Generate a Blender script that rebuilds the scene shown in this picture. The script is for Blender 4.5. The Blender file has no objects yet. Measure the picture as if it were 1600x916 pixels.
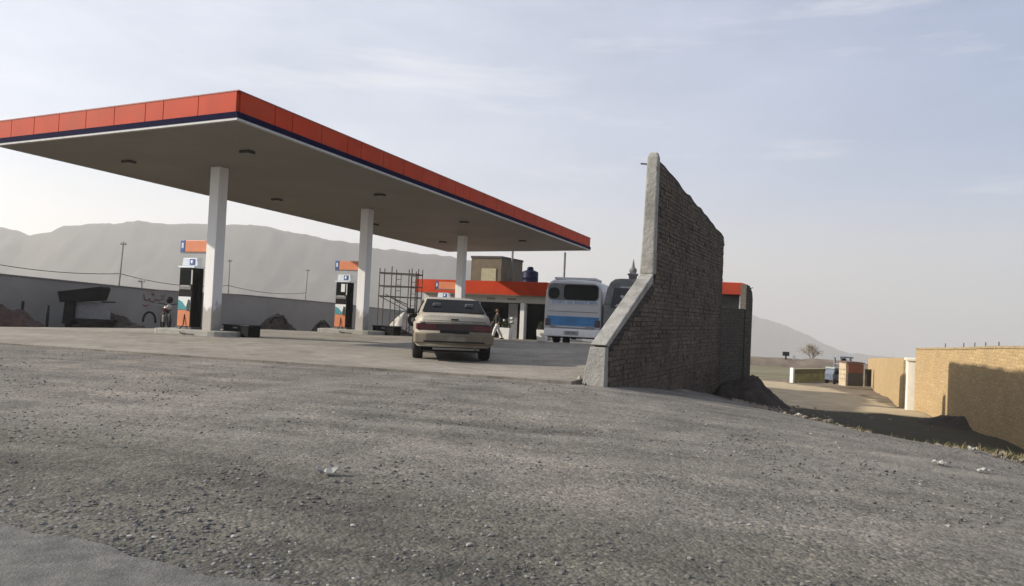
import bpy, bmesh, math, random
import numpy as np
from mathutils import Vector, Matrix, noise as mnoise
R = math.radians
rnd = random.Random(11)
sc = bpy.context.scene
COL = sc.collection

# ------------------------------------------------------------------ camera
EYE = 1.25
FPX, PITCH, ROLL = 1150.0, R(1.394), R(2.6)
CAMROT = Matrix.Rotation(R(90) + PITCH, 3, 'X') @ Matrix.Rotation(ROLL, 3, 'Z')
cam_d = bpy.data.cameras.new('camera'); cam = bpy.data.objects.new('camera', cam_d); COL.objects.link(cam)
cam.matrix_world = Matrix.Translation((0, 0, EYE)) @ CAMROT.to_4x4()
cam_d.sensor_width = 36.0; cam_d.lens = 36.0 * FPX / 1600.0
cam_d.clip_start = 0.1; cam_d.clip_end = 9000
sc.camera = cam

def at(px, py, Y):
    """world point seen at a pixel of the 1600x916 photograph, Y metres ahead"""
    d = CAMROT @ Vector(((px - 800) / FPX, (458 - py) / FPX, -1))
    return Vector((0, 0, EYE)) + d * (Y / d.y)

# ------------------------------------------------------------------ materials
MATS = {}
def nodes_of(name):
    m = bpy.data.materials.new(name); m.use_nodes = True
    nt = m.node_tree; b = nt.nodes['Principled BSDF']
    return m, nt, b
def N(nt, t, **kw):
    n = nt.nodes.new(t)
    for k, v in kw.items():
        if k in n.inputs: n.inputs[k].default_value = v
        else: setattr(n, k, v)
    return n
def ramp(nt, fac, stops):
    r = N(nt, 'ShaderNodeValToRGB'); el = r.color_ramp.elements
    while len(el) < len(stops): el.new(0.5)
    for e, (p, c) in zip(el, stops):
        e.position = p; e.color = (c[0], c[1], c[2], 1)
    nt.links.new(fac, r.inputs[0]); return r.outputs[0]
def mixc(nt, a, b, fac, mode='MIX'):
    m = N(nt, 'ShaderNodeMix', data_type='RGBA', blend_type=mode)
    for s, v in ((m.inputs[0], fac), (m.inputs[6], a), (m.inputs[7], b)):
        if hasattr(v, 'links'): nt.links.new(v, s)
        elif isinstance(v, (int, float)): s.default_value = v
        else: s.default_value = (v[0], v[1], v[2], 1)
    return m.outputs[2]
def noise(nt, scale, detail=4, rough=.55, vec=None, mapscale=None):
    n = N(nt, 'ShaderNodeTexNoise'); n.inputs['Scale'].default_value = scale
    n.inputs['Detail'].default_value = detail; n.inputs['Roughness'].default_value = rough
    if vec is None: vec = N(nt, 'ShaderNodeTexCoord').outputs['Object']
    if mapscale:
        mp = N(nt, 'ShaderNodeMapping'); mp.inputs['Scale'].default_value = mapscale
        nt.links.new(vec, mp.inputs[0]); vec = mp.outputs[0]
    nt.links.new(vec, n.inputs['Vector']); return n.outputs['Fac']
def bump(nt, b, h, strength, dist):
    n = N(nt, 'ShaderNodeBump'); n.inputs['Strength'].default_value = strength; n.inputs['Distance'].default_value = dist
    nt.links.new(h, n.inputs['Height']); nt.links.new(n.outputs[0], b.inputs['Normal'])
def mat(name, c, rough=.7, var=.18, scale=6., metal=0., bmp=0., bscale=40., dirt=None, spec=None, coat=0.):
    if name in MATS: return MATS[name]
    m, nt, b = nodes_of(name)
    f = noise(nt, scale)
    lo = [x * (1 - var) for x in c]; hi = [min(1, x * (1 + var)) for x in c]
    col = ramp(nt, f, [(.3, lo), (.7, hi)])
    if dirt:
        f2 = noise(nt, scale * .45, 6, .65)
        r = ramp(nt, f2, [(dirt[1], (0, 0, 0)), (min(1, dirt[1] + .2), (dirt[2],) * 3)])
        col = mixc(nt, col, dirt[0], r)
    nt.links.new(col, b.inputs['Base Color'])
    b.inputs['Roughness'].default_value = rough; b.inputs['Metallic'].default_value = metal
    if spec is not None: b.inputs['Specular IOR Level'].default_value = spec
    if coat: b.inputs['Coat Weight'].default_value = coat; b.inputs['Coat Roughness'].default_value = .08
    if bmp: bump(nt, b, noise(nt, bscale, 6, .65), bmp, .03)
    MATS[name] = m; return m
def glass_mat(name, c=(.004, .005, .005), rough=.09):
    if name in MATS: return MATS[name]
    m, nt, b = nodes_of(name)
    col = ramp(nt, noise(nt, 1.7, 2), [(.35, c), (.75, [x * 2.2 for x in c])])
    nt.links.new(col, b.inputs['Base Color'])
    b.inputs['Roughness'].default_value = rough; b.inputs['Specular IOR Level'].default_value = .06
    MATS[name] = m; return m
def brick_mat(name, c1, c2, mortar, bw=.24, rh=.085, msize=.012, bmp=1.0, dirt=(.05, .05, .045), dirt_amt=.5, grime_z=None):
    m, nt, b = nodes_of(name)
    tc = N(nt, 'ShaderNodeTexCoord').outputs['Object']
    sp = N(nt, 'ShaderNodeSeparateXYZ'); nt.links.new(tc, sp.inputs[0])
    ad = N(nt, 'ShaderNodeMath', operation='ADD'); nt.links.new(sp.outputs[0], ad.inputs[0]); nt.links.new(sp.outputs[1], ad.inputs[1])
    wob = noise(nt, 2.3, 3); ml = N(nt, 'ShaderNodeMath', operation='MULTIPLY_ADD'); nt.links.new(wob, ml.inputs[0]); ml.inputs[1].default_value = .06
    nt.links.new(sp.outputs[2], ml.inputs[2])
    cb = N(nt, 'ShaderNodeCombineXYZ'); nt.links.new(ad.outputs[0], cb.inputs[0]); nt.links.new(ml.outputs[0], cb.inputs[1])
    br = N(nt, 'ShaderNodeTexBrick'); nt.links.new(cb.outputs[0], br.inputs['Vector'])
    br.inputs['Scale'].default_value = 1; br.inputs['Brick Width'].default_value = bw; br.inputs['Row Height'].default_value = rh
    br.inputs['Mortar Size'].default_value = msize; br.inputs['Mortar Smooth'].default_value = .3; br.inputs['Bias'].default_value = -.1
    for k, c in (('Color1', c1), ('Color2', c2), ('Mortar', mortar)): br.inputs[k].default_value = (*c, 1)
    fine = noise(nt, 14, 6, .7); big = noise(nt, 1.1, 5, .65)
    col = mixc(nt, br.outputs['Color'], ramp(nt, fine, [(.25, (.45,) * 3), (.75, (1.35,) * 3)]), 1.0, 'MULTIPLY')
    col = mixc(nt, col, dirt, ramp(nt, big, [(.42, (0, 0, 0)), (.68, (dirt_amt,) * 3)]))
    nt.links.new(col, b.inputs['Base Color']); b.inputs['Roughness'].default_value = .92; b.inputs['Specular IOR Level'].default_value = .2
    h = N(nt, 'ShaderNodeMath', operation='MULTIPLY_ADD'); nt.links.new(br.outputs['Fac'], h.inputs[0]); h.inputs[1].default_value = -.9
    nt.links.new(fine, h.inputs[2]); bump(nt, b, h.outputs[0], bmp, .03)
    return m

ORANGE = mat('orange_panel', (.46, .043, .009), .6, .12, 1.2, dirt=((.33, .085, .04), .52, .45), spec=.15)
NAVY = mat('navy_trim', (.004, .004, .03), .8, .15, spec=.05)
SOFFIT = mat('soffit_sheet', (.215, .202, .18), .6, .10, .5, dirt=((.165, .155, .135), .5, .4))
LIP = mat('grey_lip', (.42, .42, .41), .5, .12)
WHITE = mat('white_paint', (.74, .73, .71), .5, .05, 2., dirt=((.42, .39, .34), .58, .4))
PALEW = mat('pale_wall_paint', (.5, .49, .46), .75, .08, 1.4, dirt=((.3, .28, .25), .55, .5))
DARK = mat('dark_metal', (.013, .013, .014), .65, .3, 5, spec=.2)
BLACK = mat('black_plastic', (.008, .008, .008), .75, .3, 5, spec=.15)
STEEL = mat('steel_tube', (.13, .13, .13), .55, .3, 8, metal=.3)
RUSTY = mat('rusty_steel', (.10, .075, .06), .8, .35, 9)
CONC = mat('concrete', (.36, .35, .32), .9, .16, 3, bmp=.5, bscale=30, dirt=((.2, .19, .17), .52, .5))
PLASTER = mat('rough_plaster', (.31, .30, .275), .94, .18, 3.5, bmp=1., bscale=14, dirt=((.15, .14, .12), .46, .75))
RUBBER = mat('rubber', (.02, .019, .018), .85, .3, 10)
GLASS = glass_mat('dark_glass')
SOIL = mat('dark_soil', (.038, .03, .024), .97, .4, 3.5, bmp=1., bscale=9, dirt=((.065, .05, .038), .55, .6))
REDSOIL = mat('red_soil', (.05, .026, .02), .97, .4, 3.5, bmp=1., bscale=9)

# ------------------------------------------------------------------ mesh helpers
class MB:
    def __init__(s): s.v = []; s.f = []; s.mi = []; s.sm = []
    def add(s, v, f, mi=0, smooth=False):
        o = len(s.v); s.v += [tuple(p) for p in v]
        for q in f: s.f.append([i + o for i in q]); s.mi.append(mi); s.sm.append(smooth)
    def box(s, c, d, rz=0, M=None, mi=0):
        x, y, z = d[0] / 2, d[1] / 2, d[2] / 2
        v = [Vector(p) for p in ((-x,-y,-z),(x,-y,-z),(x,y,-z),(-x,y,-z),(-x,-y,z),(x,-y,z),(x,y,z),(-x,y,z))]
        m = M if M is not None else Matrix.Rotation(rz, 3, 'Z')
        s.add([m @ p + Vector(c) for p in v], [(0,3,2,1),(4,5,6,7),(0,1,5,4),(1,2,6,5),(2,3,7,6),(3,0,4,7)], mi); return s
    def span(s, a, b, mi=0):
        return s.box([(a[i] + b[i]) / 2 for i in range(3)], [abs(b[i] - a[i]) for i in range(3)], mi=mi)
    def tube(s, pts, r, n=8, mi=0, cap=True):
        pts = [Vector(p) for p in pts]; rs = r if isinstance(r, (list, tuple)) else [r] * len(pts)
        rings = []; up = None
        for i, p in enumerate(pts):
            d = (pts[min(i + 1, len(pts) - 1)] - pts[max(i - 1, 0)]).normalized()
            if up is None: up = Vector((0, 0, 1)) if abs(d.z) < .9 else Vector((1, 0, 0))
            a = d.cross(up).normalized(); b = a.cross(d).normalized(); up = b
            rings.append([p + (a * math.cos(t) + b * math.sin(t)) * rs[i] for t in (2 * math.pi * k / n for k in range(n))])
        v = [q for ring in rings for q in ring]; f = []
        for i in range(len(pts) - 1):
            for k in range(n):
                f.append((i * n + k, i * n + (k + 1) % n, (i + 1) * n + (k + 1) % n, (i + 1) * n + k))
        if cap: f.append(tuple(range(n - 1, -1, -1))); f.append(tuple((len(pts) - 1) * n + k for k in range(n)))
        s.add(v, f, mi, n > 6); return s
    def lathe(s, prof, c=(0, 0, 0), n=20, mi=0, axis='Z'):
        v = []; f = []
        for (r, z) in prof:
            for k in range(n):
                t = 2 * math.pi * k / n
                p = (r * math.cos(t), r * math.sin(t), z)
                if axis == 'X': p = (z, p[0], p[1])
                v.append((p[0] + c[0], p[1] + c[1], p[2] + c[2]))
        for i in range(len(prof) - 1):
            for k in range(n): f.append((i * n + k, i * n + (k + 1) % n, (i + 1) * n + (k + 1) % n, (i + 1) * n + k))
        f.append(tuple(range(n - 1, -1, -1))); f.append(tuple((len(prof) - 1) * n + k for k in range(n)))
        s.add(v, f, mi, True); return s
    def prism(s, poly, a, b, plane='XZ', mi=0):
        """polygon (2-d) extruded along the third axis from a to b"""
        def P(p, t):
            return {'XZ': (p[0], t, p[1]), 'YZ': (t, p[0], p[1]), 'XY': (p[0], p[1], t)}[plane]
        n = len(poly); v = [P(p, a) for p in poly] + [P(p, b) for p in poly]
        f = [tuple(range(n - 1, -1, -1)), tuple(range(n, 2 * n))] + [(i, (i + 1) % n, n + (i + 1) % n, n + i) for i in range(n)]
        s.add(v, f, mi); return s
    def build(s, name, m=None, parent=None, bevel=0, smooth=False, loc=None, rz=0):
        me = bpy.data.meshes.new(name); me.from_pydata(s.v, [], s.f)
        for x in (m if isinstance(m, (list, tuple)) else [m]):
            if x: me.materials.append(x)
        me.polygons.foreach_set('material_index', s.mi)
        me.polygons.foreach_set('use_smooth', [True] * len(s.f) if smooth else s.sm)
        bm = bmesh.new(); bm.from_mesh(me); bmesh.ops.recalc_face_normals(bm, faces=bm.faces); bm.to_mesh(me); bm.free()
        o = bpy.data.objects.new(name, me); COL.objects.link(o)
        if parent: o.parent = parent
        if loc: o.location = loc
        o.rotation_euler.z = rz
        if bevel:
            md = o.modifiers.new('bevel', 'BEVEL'); md.width = bevel; md.segments = 2; md.limit_method = 'ANGLE'; md.angle_limit = R(40)
        return o
def tag(o, label=None, cat=None, group=None, kind=None):
    for k, v in (('label', label), ('category', cat), ('group', group), ('kind', kind)):
        if v: o[k] = v
    return o
def thing(name, label, cat, loc=(0, 0, 0), rz=0, group=None):
    o = bpy.data.objects.new(name, None); COL.objects.link(o); o.empty_display_size = .2
    o.location = loc; o.rotation_euler.z = rz
    return tag(o, label, cat, group)
def copy_tree(o, parent=None):
    c = o.copy(); COL.objects.link(c)
    if parent: c.parent = parent
    for ch in list(o.children): copy_tree(ch, c)
    return c
def text_mesh(txt, size, name, m, parent, loc, rot, depth=.002, center=True, sx=1):
    cu = bpy.data.curves.new(name, 'FONT'); cu.body = txt; cu.size = size; cu.extrude = depth
    if center: cu.align_x = 'CENTER'; cu.align_y = 'CENTER'
    t = bpy.data.objects.new(name + '_curve', cu); COL.objects.link(t)
    me = bpy.data.meshes.new_from_object(t.evaluated_get(bpy.context.evaluated_depsgraph_get()))
    bpy.data.objects.remove(t); me.materials.clear(); me.materials.append(m)
    o = bpy.data.objects.new(name, me); COL.objects.link(o); o.parent = parent
    o.location = loc; o.rotation_euler = rot; o.scale.x = sx; return o

# ------------------------------------------------------------------ terrain
CTRL = np.array([
 (-60,2,0),(-25,4,0),(-10,3,0),(-4,2,0),(0,2,0),(0,6,0),(-5,7,0),(-12,8,.02),(-30,10,0),(2,4,-.02),(0,9.5,.03),(-4,11,.05),
 (1.2,12,.08),(-4,13.3,.085),(-10.6,15.1,.085),(-20,17.4,.07),(-40,22,.0),
 (1.9,12.4,.02),(3,9,-.04),(4.5,6,-.1),(7,4,-.2),(4,3,-.05),(12,2,-.4),(30,0,-.8),
 (6.3,9,-.26),(5.4,12.3,-.36),(5.3,15.5,-.5),(2.7,14.2,-.14),(3.9,16.5,-.42),
 (7.6,8.5,-.7),(7.0,12,-.85),(7.2,15.5,-1.05),(9,13.5,-1.2),(11.8,17,-1.28),(13.3,22,-1.45),(14.5,26,-1.6),(18,36,-2.1),(34,70,-3.75),
 (7.4,22,-1.15),(8.5,26,-1.5),(11,34,-2.0),(13,45,-2.7),(20,60,-3.75),(26,66,-3.9),(27,58,-3.55),(15,60,-3.6),(22,45,-2.75),(16,32,-2.0),
 (14,75,-4.3),(30,90,-4.8),(20,120,-5.2),(60,120,-5.5),(90,60,-4.5),(60,30,-3),(40,20,-2.2),(150,200,-14),(60,300,-26),(400,700,-55),(300,100,-14),
 (-20,28,-.45),(-15,30,-.5),(-9,40,-.9),(-9,60,-1.2),(-30,30,-.4),(-60,60,-1),(-2,45,-.8),(2,50,-.85),(-2.6,37,-.75),(2.5,37,-.75),(0,33,-.5),(5,34,-.6),(-2,62,-1.2),(6,40,-.85),(8,48,-1.2),(-6,31,-.2),(0,30,-.15),(-5,20,-.05),(3,18,-.2),(-12,20,-.05),
 (-100,100,-3),(-200,300,-12),(0,300,-20),(-400,900,-50),(0,1000,-80),(500,1200,-100),(-900,200,-20),(900,200,-40),(900,1500,-120),(0,2000,-150),(600,3000,-180),(0,4200,-240),(1500,4200,-240),(-1500,4200,-240),(-900,1500,-100),(-100,-60,0),(100,-60,-1)], float)
def _fit():
    A = np.linalg.norm(CTRL[:, None, :2] - CTRL[None, :, :2], axis=2); n = len(CTRL)
    P = np.c_[np.ones(n), CTRL[:, :2]]
    M = np.block([[A, P], [P.T, np.zeros((3, 3))]])
    return np.linalg.solve(M, np.r_[CTRL[:, 2], 0, 0, 0])
W_ = _fit()
def gz_arr(x, y):
    d = np.sqrt((x[..., None] - CTRL[:, 0]) ** 2 + (y[..., None] - CTRL[:, 1]) ** 2)
    return d @ W_[:-3] + W_[-3] + W_[-2] * x + W_[-1] * y
def gz(x, y): return float(gz_arr(np.array([float(x)]), np.array([float(y)]))[0])
def slab_z(y): return float(np.interp(y, [-50, 13, 30, 37, 47, 80], [.372, .12, .052, -.36, -.45, -.9]))

def axis_pts(lo, hi, seglist):
    out = [lo]
    while out[-1] < hi:
        x = out[-1]; d = min(((abs(x - c) * k + s) for c, k, s in seglist)); out.append(x + d)
    return np.array(out)
ed = Vector((.917, -.40)); e0 = Vector((-2.74, 3.94)); pn = Vector((-.40, -.917))
XS = axis_pts(-1500, 1500, [(0, .045, .10)])
YS = axis_pts(-60, 4250, [(5, .04, .09)])
def build_ground():
    X, Y = np.meshgrid(XS, YS)
    Z = np.empty_like(X)
    for i in range(X.shape[0]): Z[i] = gz_arr(X[i], Y[i])
    u = np.array([mnoise.noise((a * .55, b * .55, 0)) * .035 + mnoise.noise((a * 1.9, b * 1.9, 4)) * .016 + mnoise.noise((a * 5, b * 5, 9)) * .006 for a, b in zip(X.ravel(), Y.ravel())]).reshape(X.shape)
    right = np.clip((X - (3.6 + (Y - 12) * .2)) / 3, 0, 1)
    Z += u * (.45 + 1.6 * right)
    v = np.c_[X.ravel(), Y.ravel(), Z.ravel()]
    ny, nx = X.shape
    idx = np.arange(nx * ny).reshape(ny, nx)
    f = np.stack([idx[:-1, :-1], idx[:-1, 1:], idx[1:, 1:], idx[1:, :-1]], -1).reshape(-1, 4)
    me = bpy.data.meshes.new('ground'); me.from_pydata(v.tolist(), [], f.tolist())
    # how much of the loose brown earth shows instead of grey gravel
    def seg(px, py, ax, ay, bx, by):
        t = np.clip(((px - ax) * (bx - ax) + (py - ay) * (by - ay)) / ((bx - ax) ** 2 + (by - ay) ** 2), 0, 1)
        return np.hypot(px - ax - t * (bx - ax), py - ay - t * (by - ay))
    x, y = v[:, 0], v[:, 1]
    edge_x = np.interp(y, [0, 7, 9, 12.3, 15.5, 22], [7.2, 6.5, 6.15, 5.3, 4.9, 5.4])
    e = np.clip((x - edge_x) / .7 + .5, 0, 1)
    e = np.maximum(e, np.clip((y - 22) / 3, 0, 1))
    at_ = me.attributes.new('earth', 'FLOAT', 'POINT'); at_.data.foreach_set('value', e.astype(np.float32))
    tl = [(8.6, 14.5), (9.6, 18), (10.6, 22), (12.6, 30), (16, 42), (20, 54), (20.5, 62), (17, 70), (12, 78)]
    dd = np.full(len(x), 1e9)
    near = (y > 5) & (y < 110) & (x > -10) & (x < 60)
    for (ax, ay), (bx, by) in zip(tl[:-1], tl[1:]): dd[near] = np.minimum(dd[near], seg(x[near], y[near], ax, ay, bx, by) - .03 * ((ay + by) / 2))
    rut = np.zeros(len(x)); nr = (y > 1.5) & (y < 16) & (np.abs(x) < 14)
    for line in ([(-10, 4.6), (-6.5, 6.2), (-3.6, 8.6), (-2.0, 11.5), (-1.4, 15.4)], [(7.5, 4.2), (4.2, 6.2), (1.6, 9.4), (.2, 13)], [(-11, 8.2), (-5, 7.6), (1, 6.8), (8, 6.2)]):
        for off in (-.72, .72):
            q = [(a_ + off * (.75 if line[0][0] < 9 else 0), b_ + off * .65) for a_, b_ in line]
            for (ax, ay), (bx, by) in zip(q[:-1], q[1:]): rut[nr] = np.maximum(rut[nr], np.exp(-(seg(x[nr], y[nr], ax, ay, bx, by) / .17) ** 2))
    at_ = me.attributes.new('rut', 'FLOAT', 'POINT'); at_.data.foreach_set('value', rut.astype(np.float32))
    tk = np.clip(1 - (dd - 1.3) / .9, 0, 1) * np.clip((y - 19.5) / 3, 0, 1)
    bank_ = np.clip((x - edge_x) / .5, 0, 1) * np.clip((24.5 - y) / 3, 0, 1) * (y > 2)  # weedy soil over the wall's shadow band, its shade painted into the colour
    at_ = me.attributes.new('weedy_shade', 'FLOAT', 'POINT'); at_.data.foreach_set('value', bank_.astype(np.float32))
    rd_ = -((x - e0.x) * pn.x + (y - e0.y) * pn.y)
    fresh = np.clip(1 - (rd_ - .5) / 2.6, 0, 1) * (y < 14)
    at_ = me.attributes.new('fresh', 'FLOAT', 'POINT'); at_.data.foreach_set('value', fresh.astype(np.float32))
    at_ = me.attributes.new('track', 'FLOAT', 'POINT'); at_.data.foreach_set('value', tk.astype(np.float32))
    fld = np.clip((y - 70) / 4, 0, 1) * np.clip((108 - y) / 4, 0, 1)
    at_ = me.attributes.new('field', 'FLOAT', 'POINT'); at_.data.foreach_set('value', fld.astype(np.float32))
    me.polygons.foreach_set('use_smooth', [True] * len(me.polygons))
    m, nt, b = nodes_of('gravel_ground')
    ob = N(nt, 'ShaderNodeTexCoord').outputs['Object']
    big = noise(nt, .28, 5, .6); med = noise(nt, 1.6, 5, .6); fine = noise(nt, 26, 4, .7)
    mp = N(nt, 'ShaderNodeMapping'); mp.inputs['Rotation'].default_value = (0, 0, R(14)); nt.links.new(ob, mp.inputs[0])
    streak = noise(nt, 1.6, 5, .6, vec=mp.outputs[0], mapscale=(.18, 1.6, 1))
    vo = N(nt, 'ShaderNodeTexVoronoi', feature='F1'); vo.inputs['Scale'].default_value = 46; nt.links.new(ob, vo.inputs['Vector'])
    vo2 = N(nt, 'ShaderNodeTexVoronoi', feature='F1'); vo2.inputs['Scale'].default_value = 19; nt.links.new(ob, vo2.inputs['Vector'])
    PF = ramp(nt, noise(nt, .75, 6, .68), [(.36, (.18,) * 3), (.62, (.95,) * 3)])
    g = ramp(nt, big, [(.3, (.135, .128, .115)), (.5, (.172, .161, .144)), (.7, (.222, .202, .179))])
    g = mixc(nt, g, ramp(nt, streak, [(.3, (.62, .63, .62)), (.5, (1, 1, 1)), (.7, (1.34, 1.30, 1.25))]), .62, 'MULTIPLY')
    g = mixc(nt, g, ramp(nt, med, [(.3, (.70,) * 3), (.7, (1.3, 1.28, 1.24))]), .85, 'MULTIPLY')
    g = mixc(nt, g, (.66, .65, .63), ramp(nt, noise(nt, .9, 7, .7, vec=mp.outputs[0], mapscale=(.35, 1, 1)), [(.56, (0,) * 3), (.68, (.8,) * 3)]), 'MULTIPLY')
    g = mixc(nt, g, (.285, .265, .235), ramp(nt, noise(nt, .6, 7, .72, vec=mp.outputs[0], mapscale=(.5, 1.3, 1)), [(.55, (0,) * 3), (.72, (.5,) * 3)]))
    sp = N(nt, 'ShaderNodeSeparateColor'); nt.links.new(vo.outputs['Color'], sp.inputs[0])
    g = mixc(nt, g, ramp(nt, sp.outputs[0], [(.0, (.6,) * 3), (.5, (1.,) * 3), (.93, (1.15,) * 3), (.985, (1.7, 1.64, 1.54))]), PF, 'MULTIPLY')
    sp2 = N(nt, 'ShaderNodeSeparateColor'); nt.links.new(vo2.outputs['Color'], sp2.inputs[0])
    g = mixc(nt, g, ramp(nt, sp2.outputs[0], [(.0, (.7,) * 3), (.55, (1.,) * 3), (.95, (1.3,) * 3)]), .45, 'MULTIPLY')
    g = mixc(nt, g, ramp(nt, fine, [(.25, (.6,) * 3), (.75, (1.4,) * 3)]), .6, 'MULTIPLY')
    d = ramp(nt, big, [(.3, (.15, .122, .09)), (.7, (.25, .205, .15))])
    d = mixc(nt, d, ramp(nt, med, [(.3, (.65, .62, .56)), (.7, (1.2, 1.2, 1.2))]), .9, 'MULTIPLY')
    d = mixc(nt, d, ramp(nt, fine, [(.25, (.6,) * 3), (.75, (1.35,) * 3)]), .7, 'MULTIPLY')
    d = mixc(nt, d, (.12, .125, .06), ramp(nt, noise(nt, .5, 6, .7), [(.52, (0,) * 3), (.66, (.55,) * 3)]))
    tka = N(nt, 'ShaderNodeAttribute', attribute_name='track'); fda = N(nt, 'ShaderNodeAttribute', attribute_name='field')
    def rough_edge(o_):
        s_ = N(nt, 'ShaderNodeMath', operation='MULTIPLY_ADD'); nt.links.new(med, s_.inputs[0]); s_.inputs[1].default_value = .8
        nt.links.new(o_, s_.inputs[2]); return ramp(nt, s_.outputs[0], [(.7, (0,) * 3), (1.1, (1,) * 3)])
    trc = mixc(nt, ramp(nt, big, [(.3, (.37, .30, .195)), (.7, (.49, .40, .265))]), ramp(nt, med, [(.3, (.8,) * 3), (.7, (1.15,) * 3)]), .8, 'MULTIPLY')
    d = mixc(nt, d, trc, rough_edge(tka.outputs['Fac']))
    d = mixc(nt, d, mixc(nt, (.13, .13, .07), (.24, .21, .14), ramp(nt, noise(nt, .3, 5, .7, mapscale=(.3, 1.6, 1)), [(.4, (0,) * 3), (.6, (1,) * 3)])), rough_edge(fda.outputs['Fac']))
    wda = N(nt, 'ShaderNodeAttribute', attribute_name='weedy_shade'); fra = N(nt, 'ShaderNodeAttribute', attribute_name='fresh')
    wc = mixc(nt, (.062, .054, .042), (.05, .05, .03), ramp(nt, noise(nt, 1.3, 6, .7), [(.4, (0,) * 3), (.6, (1,) * 3)]))  # weed and soil tones kept extra dark to deepen the cast shadow
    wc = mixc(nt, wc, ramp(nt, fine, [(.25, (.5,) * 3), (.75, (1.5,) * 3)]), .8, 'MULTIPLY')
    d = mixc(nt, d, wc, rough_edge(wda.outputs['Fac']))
    g = mixc(nt, g, (.68, .7, .68), rough_edge(fra.outputs['Fac']), 'MULTIPLY')
    rta = N(nt, 'ShaderNodeAttribute', attribute_name='rut'); rm_ = N(nt, 'ShaderNodeMath', operation='MULTIPLY'); nt.links.new(rta.outputs['Fac'], rm_.inputs[0])
    nt.links.new(ramp(nt, noise(nt, 1.1, 6, .7), [(.4, (.08,) * 3), (.62, (.6,) * 3)]), rm_.inputs[1])
    g = mixc(nt, g, (.265, .245, .215), rm_.outputs[0])
    a = N(nt, 'ShaderNodeAttribute', attribute_name='earth')
    s = N(nt, 'ShaderNodeMath', operation='ADD'); nt.links.new(a.outputs['Fac'], s.inputs[0])
    w = N(nt, 'ShaderNodeMath', operation='MULTIPLY_ADD'); nt.links.new(med, w.inputs[0]); w.inputs[1].default_value = .9; w.inputs[2].default_value = -.45
    nt.links.new(w.outputs[0], s.inputs[1])
    fac = ramp(nt, s.outputs[0], [(.35, (0,) * 3), (.65, (1,) * 3)])
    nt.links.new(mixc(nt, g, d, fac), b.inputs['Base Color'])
    b.inputs['Roughness'].default_value = .95; b.inputs['Specular IOR Level'].default_value = .15
    h = N(nt, 'ShaderNodeMath', operation='MULTIPLY_ADD'); nt.links.new(vo.outputs['Distance'], h.inputs[0]); h.inputs[1].default_value = -1.2; nt.links.new(fine, h.inputs[2])
    h2 = N(nt, 'ShaderNodeMath', operation='MULTIPLY_ADD'); nt.links.new(vo2.outputs['Distance'], h2.inputs[0]); h2.inputs[1].default_value = -1.3; nt.links.new(h.outputs[0], h2.inputs[2])
    bump(nt, b, h2.outputs[0], .6, .009)
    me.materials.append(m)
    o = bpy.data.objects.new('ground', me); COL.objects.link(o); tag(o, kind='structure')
build_ground()

def sheet(name, poly, zf, m, step=.6, thick=0, jag=0, lift=.0):
    """a ground sheet following zf inside a polygon"""
    bm = bmesh.new()
    pts = []
    for i, p in enumerate(poly):
        q = poly[(i + 1) % len(poly)]; L = math.hypot(q[0] - p[0], q[1] - p[1]); n = max(1, int(L / step))
        for k in range(n):
            t = k / n; x = p[0] + (q[0] - p[0]) * t; y = p[1] + (q[1] - p[1]) * t
            if jag: x += mnoise.noise((x * 1.7, y * 1.7, 1)) * jag; y += mnoise.noise((x * 1.7, y * 1.7, 7)) * jag + mnoise.noise((x * 6, y * 6, 7)) * jag * .4
            pts.append((x, y))
    vs = [bm.verts.new((x, y, 0)) for x, y in pts]; bm.faces.new(vs)
    xs = [p[0] for p in pts]; ys = [p[1] for p in pts]
    for k in range(1, int((max(ys) - min(ys)) / step / 2)):
        bmesh.ops.bisect_plane(bm, geom=bm.verts[:] + bm.edges[:] + bm.faces[:], plane_co=(0, min(ys) + k * step * 2, 0), plane_no=(0, 1, 0))
    for k in range(1, int((max(xs) - min(xs)) / step / 2)):
        bmesh.ops.bisect_plane(bm, geom=bm.verts[:] + bm.edges[:] + bm.faces[:], plane_co=(min(xs) + k * step * 2, 0, 0), plane_no=(1, 0, 0))
    for v in bm.verts: v.co.z = zf(v.co.x, v.co.y) + lift
    if thick:
        r = bmesh.ops.extrude_face_region(bm, geom=bm.faces[:])
        for v in [g for g in r['geom'] if isinstance(g, bmesh.types.BMVert)]: v.co.z -= thick
    bmesh.ops.recalc_face_normals(bm, faces=bm.faces)
    me = bpy.data.meshes.new(name); bm.to_mesh(me); bm.free(); me.materials.append(m)
    o = bpy.data.objects.new(name, me); COL.objects.link(o); tag(o, kind='structure'); return o

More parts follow.
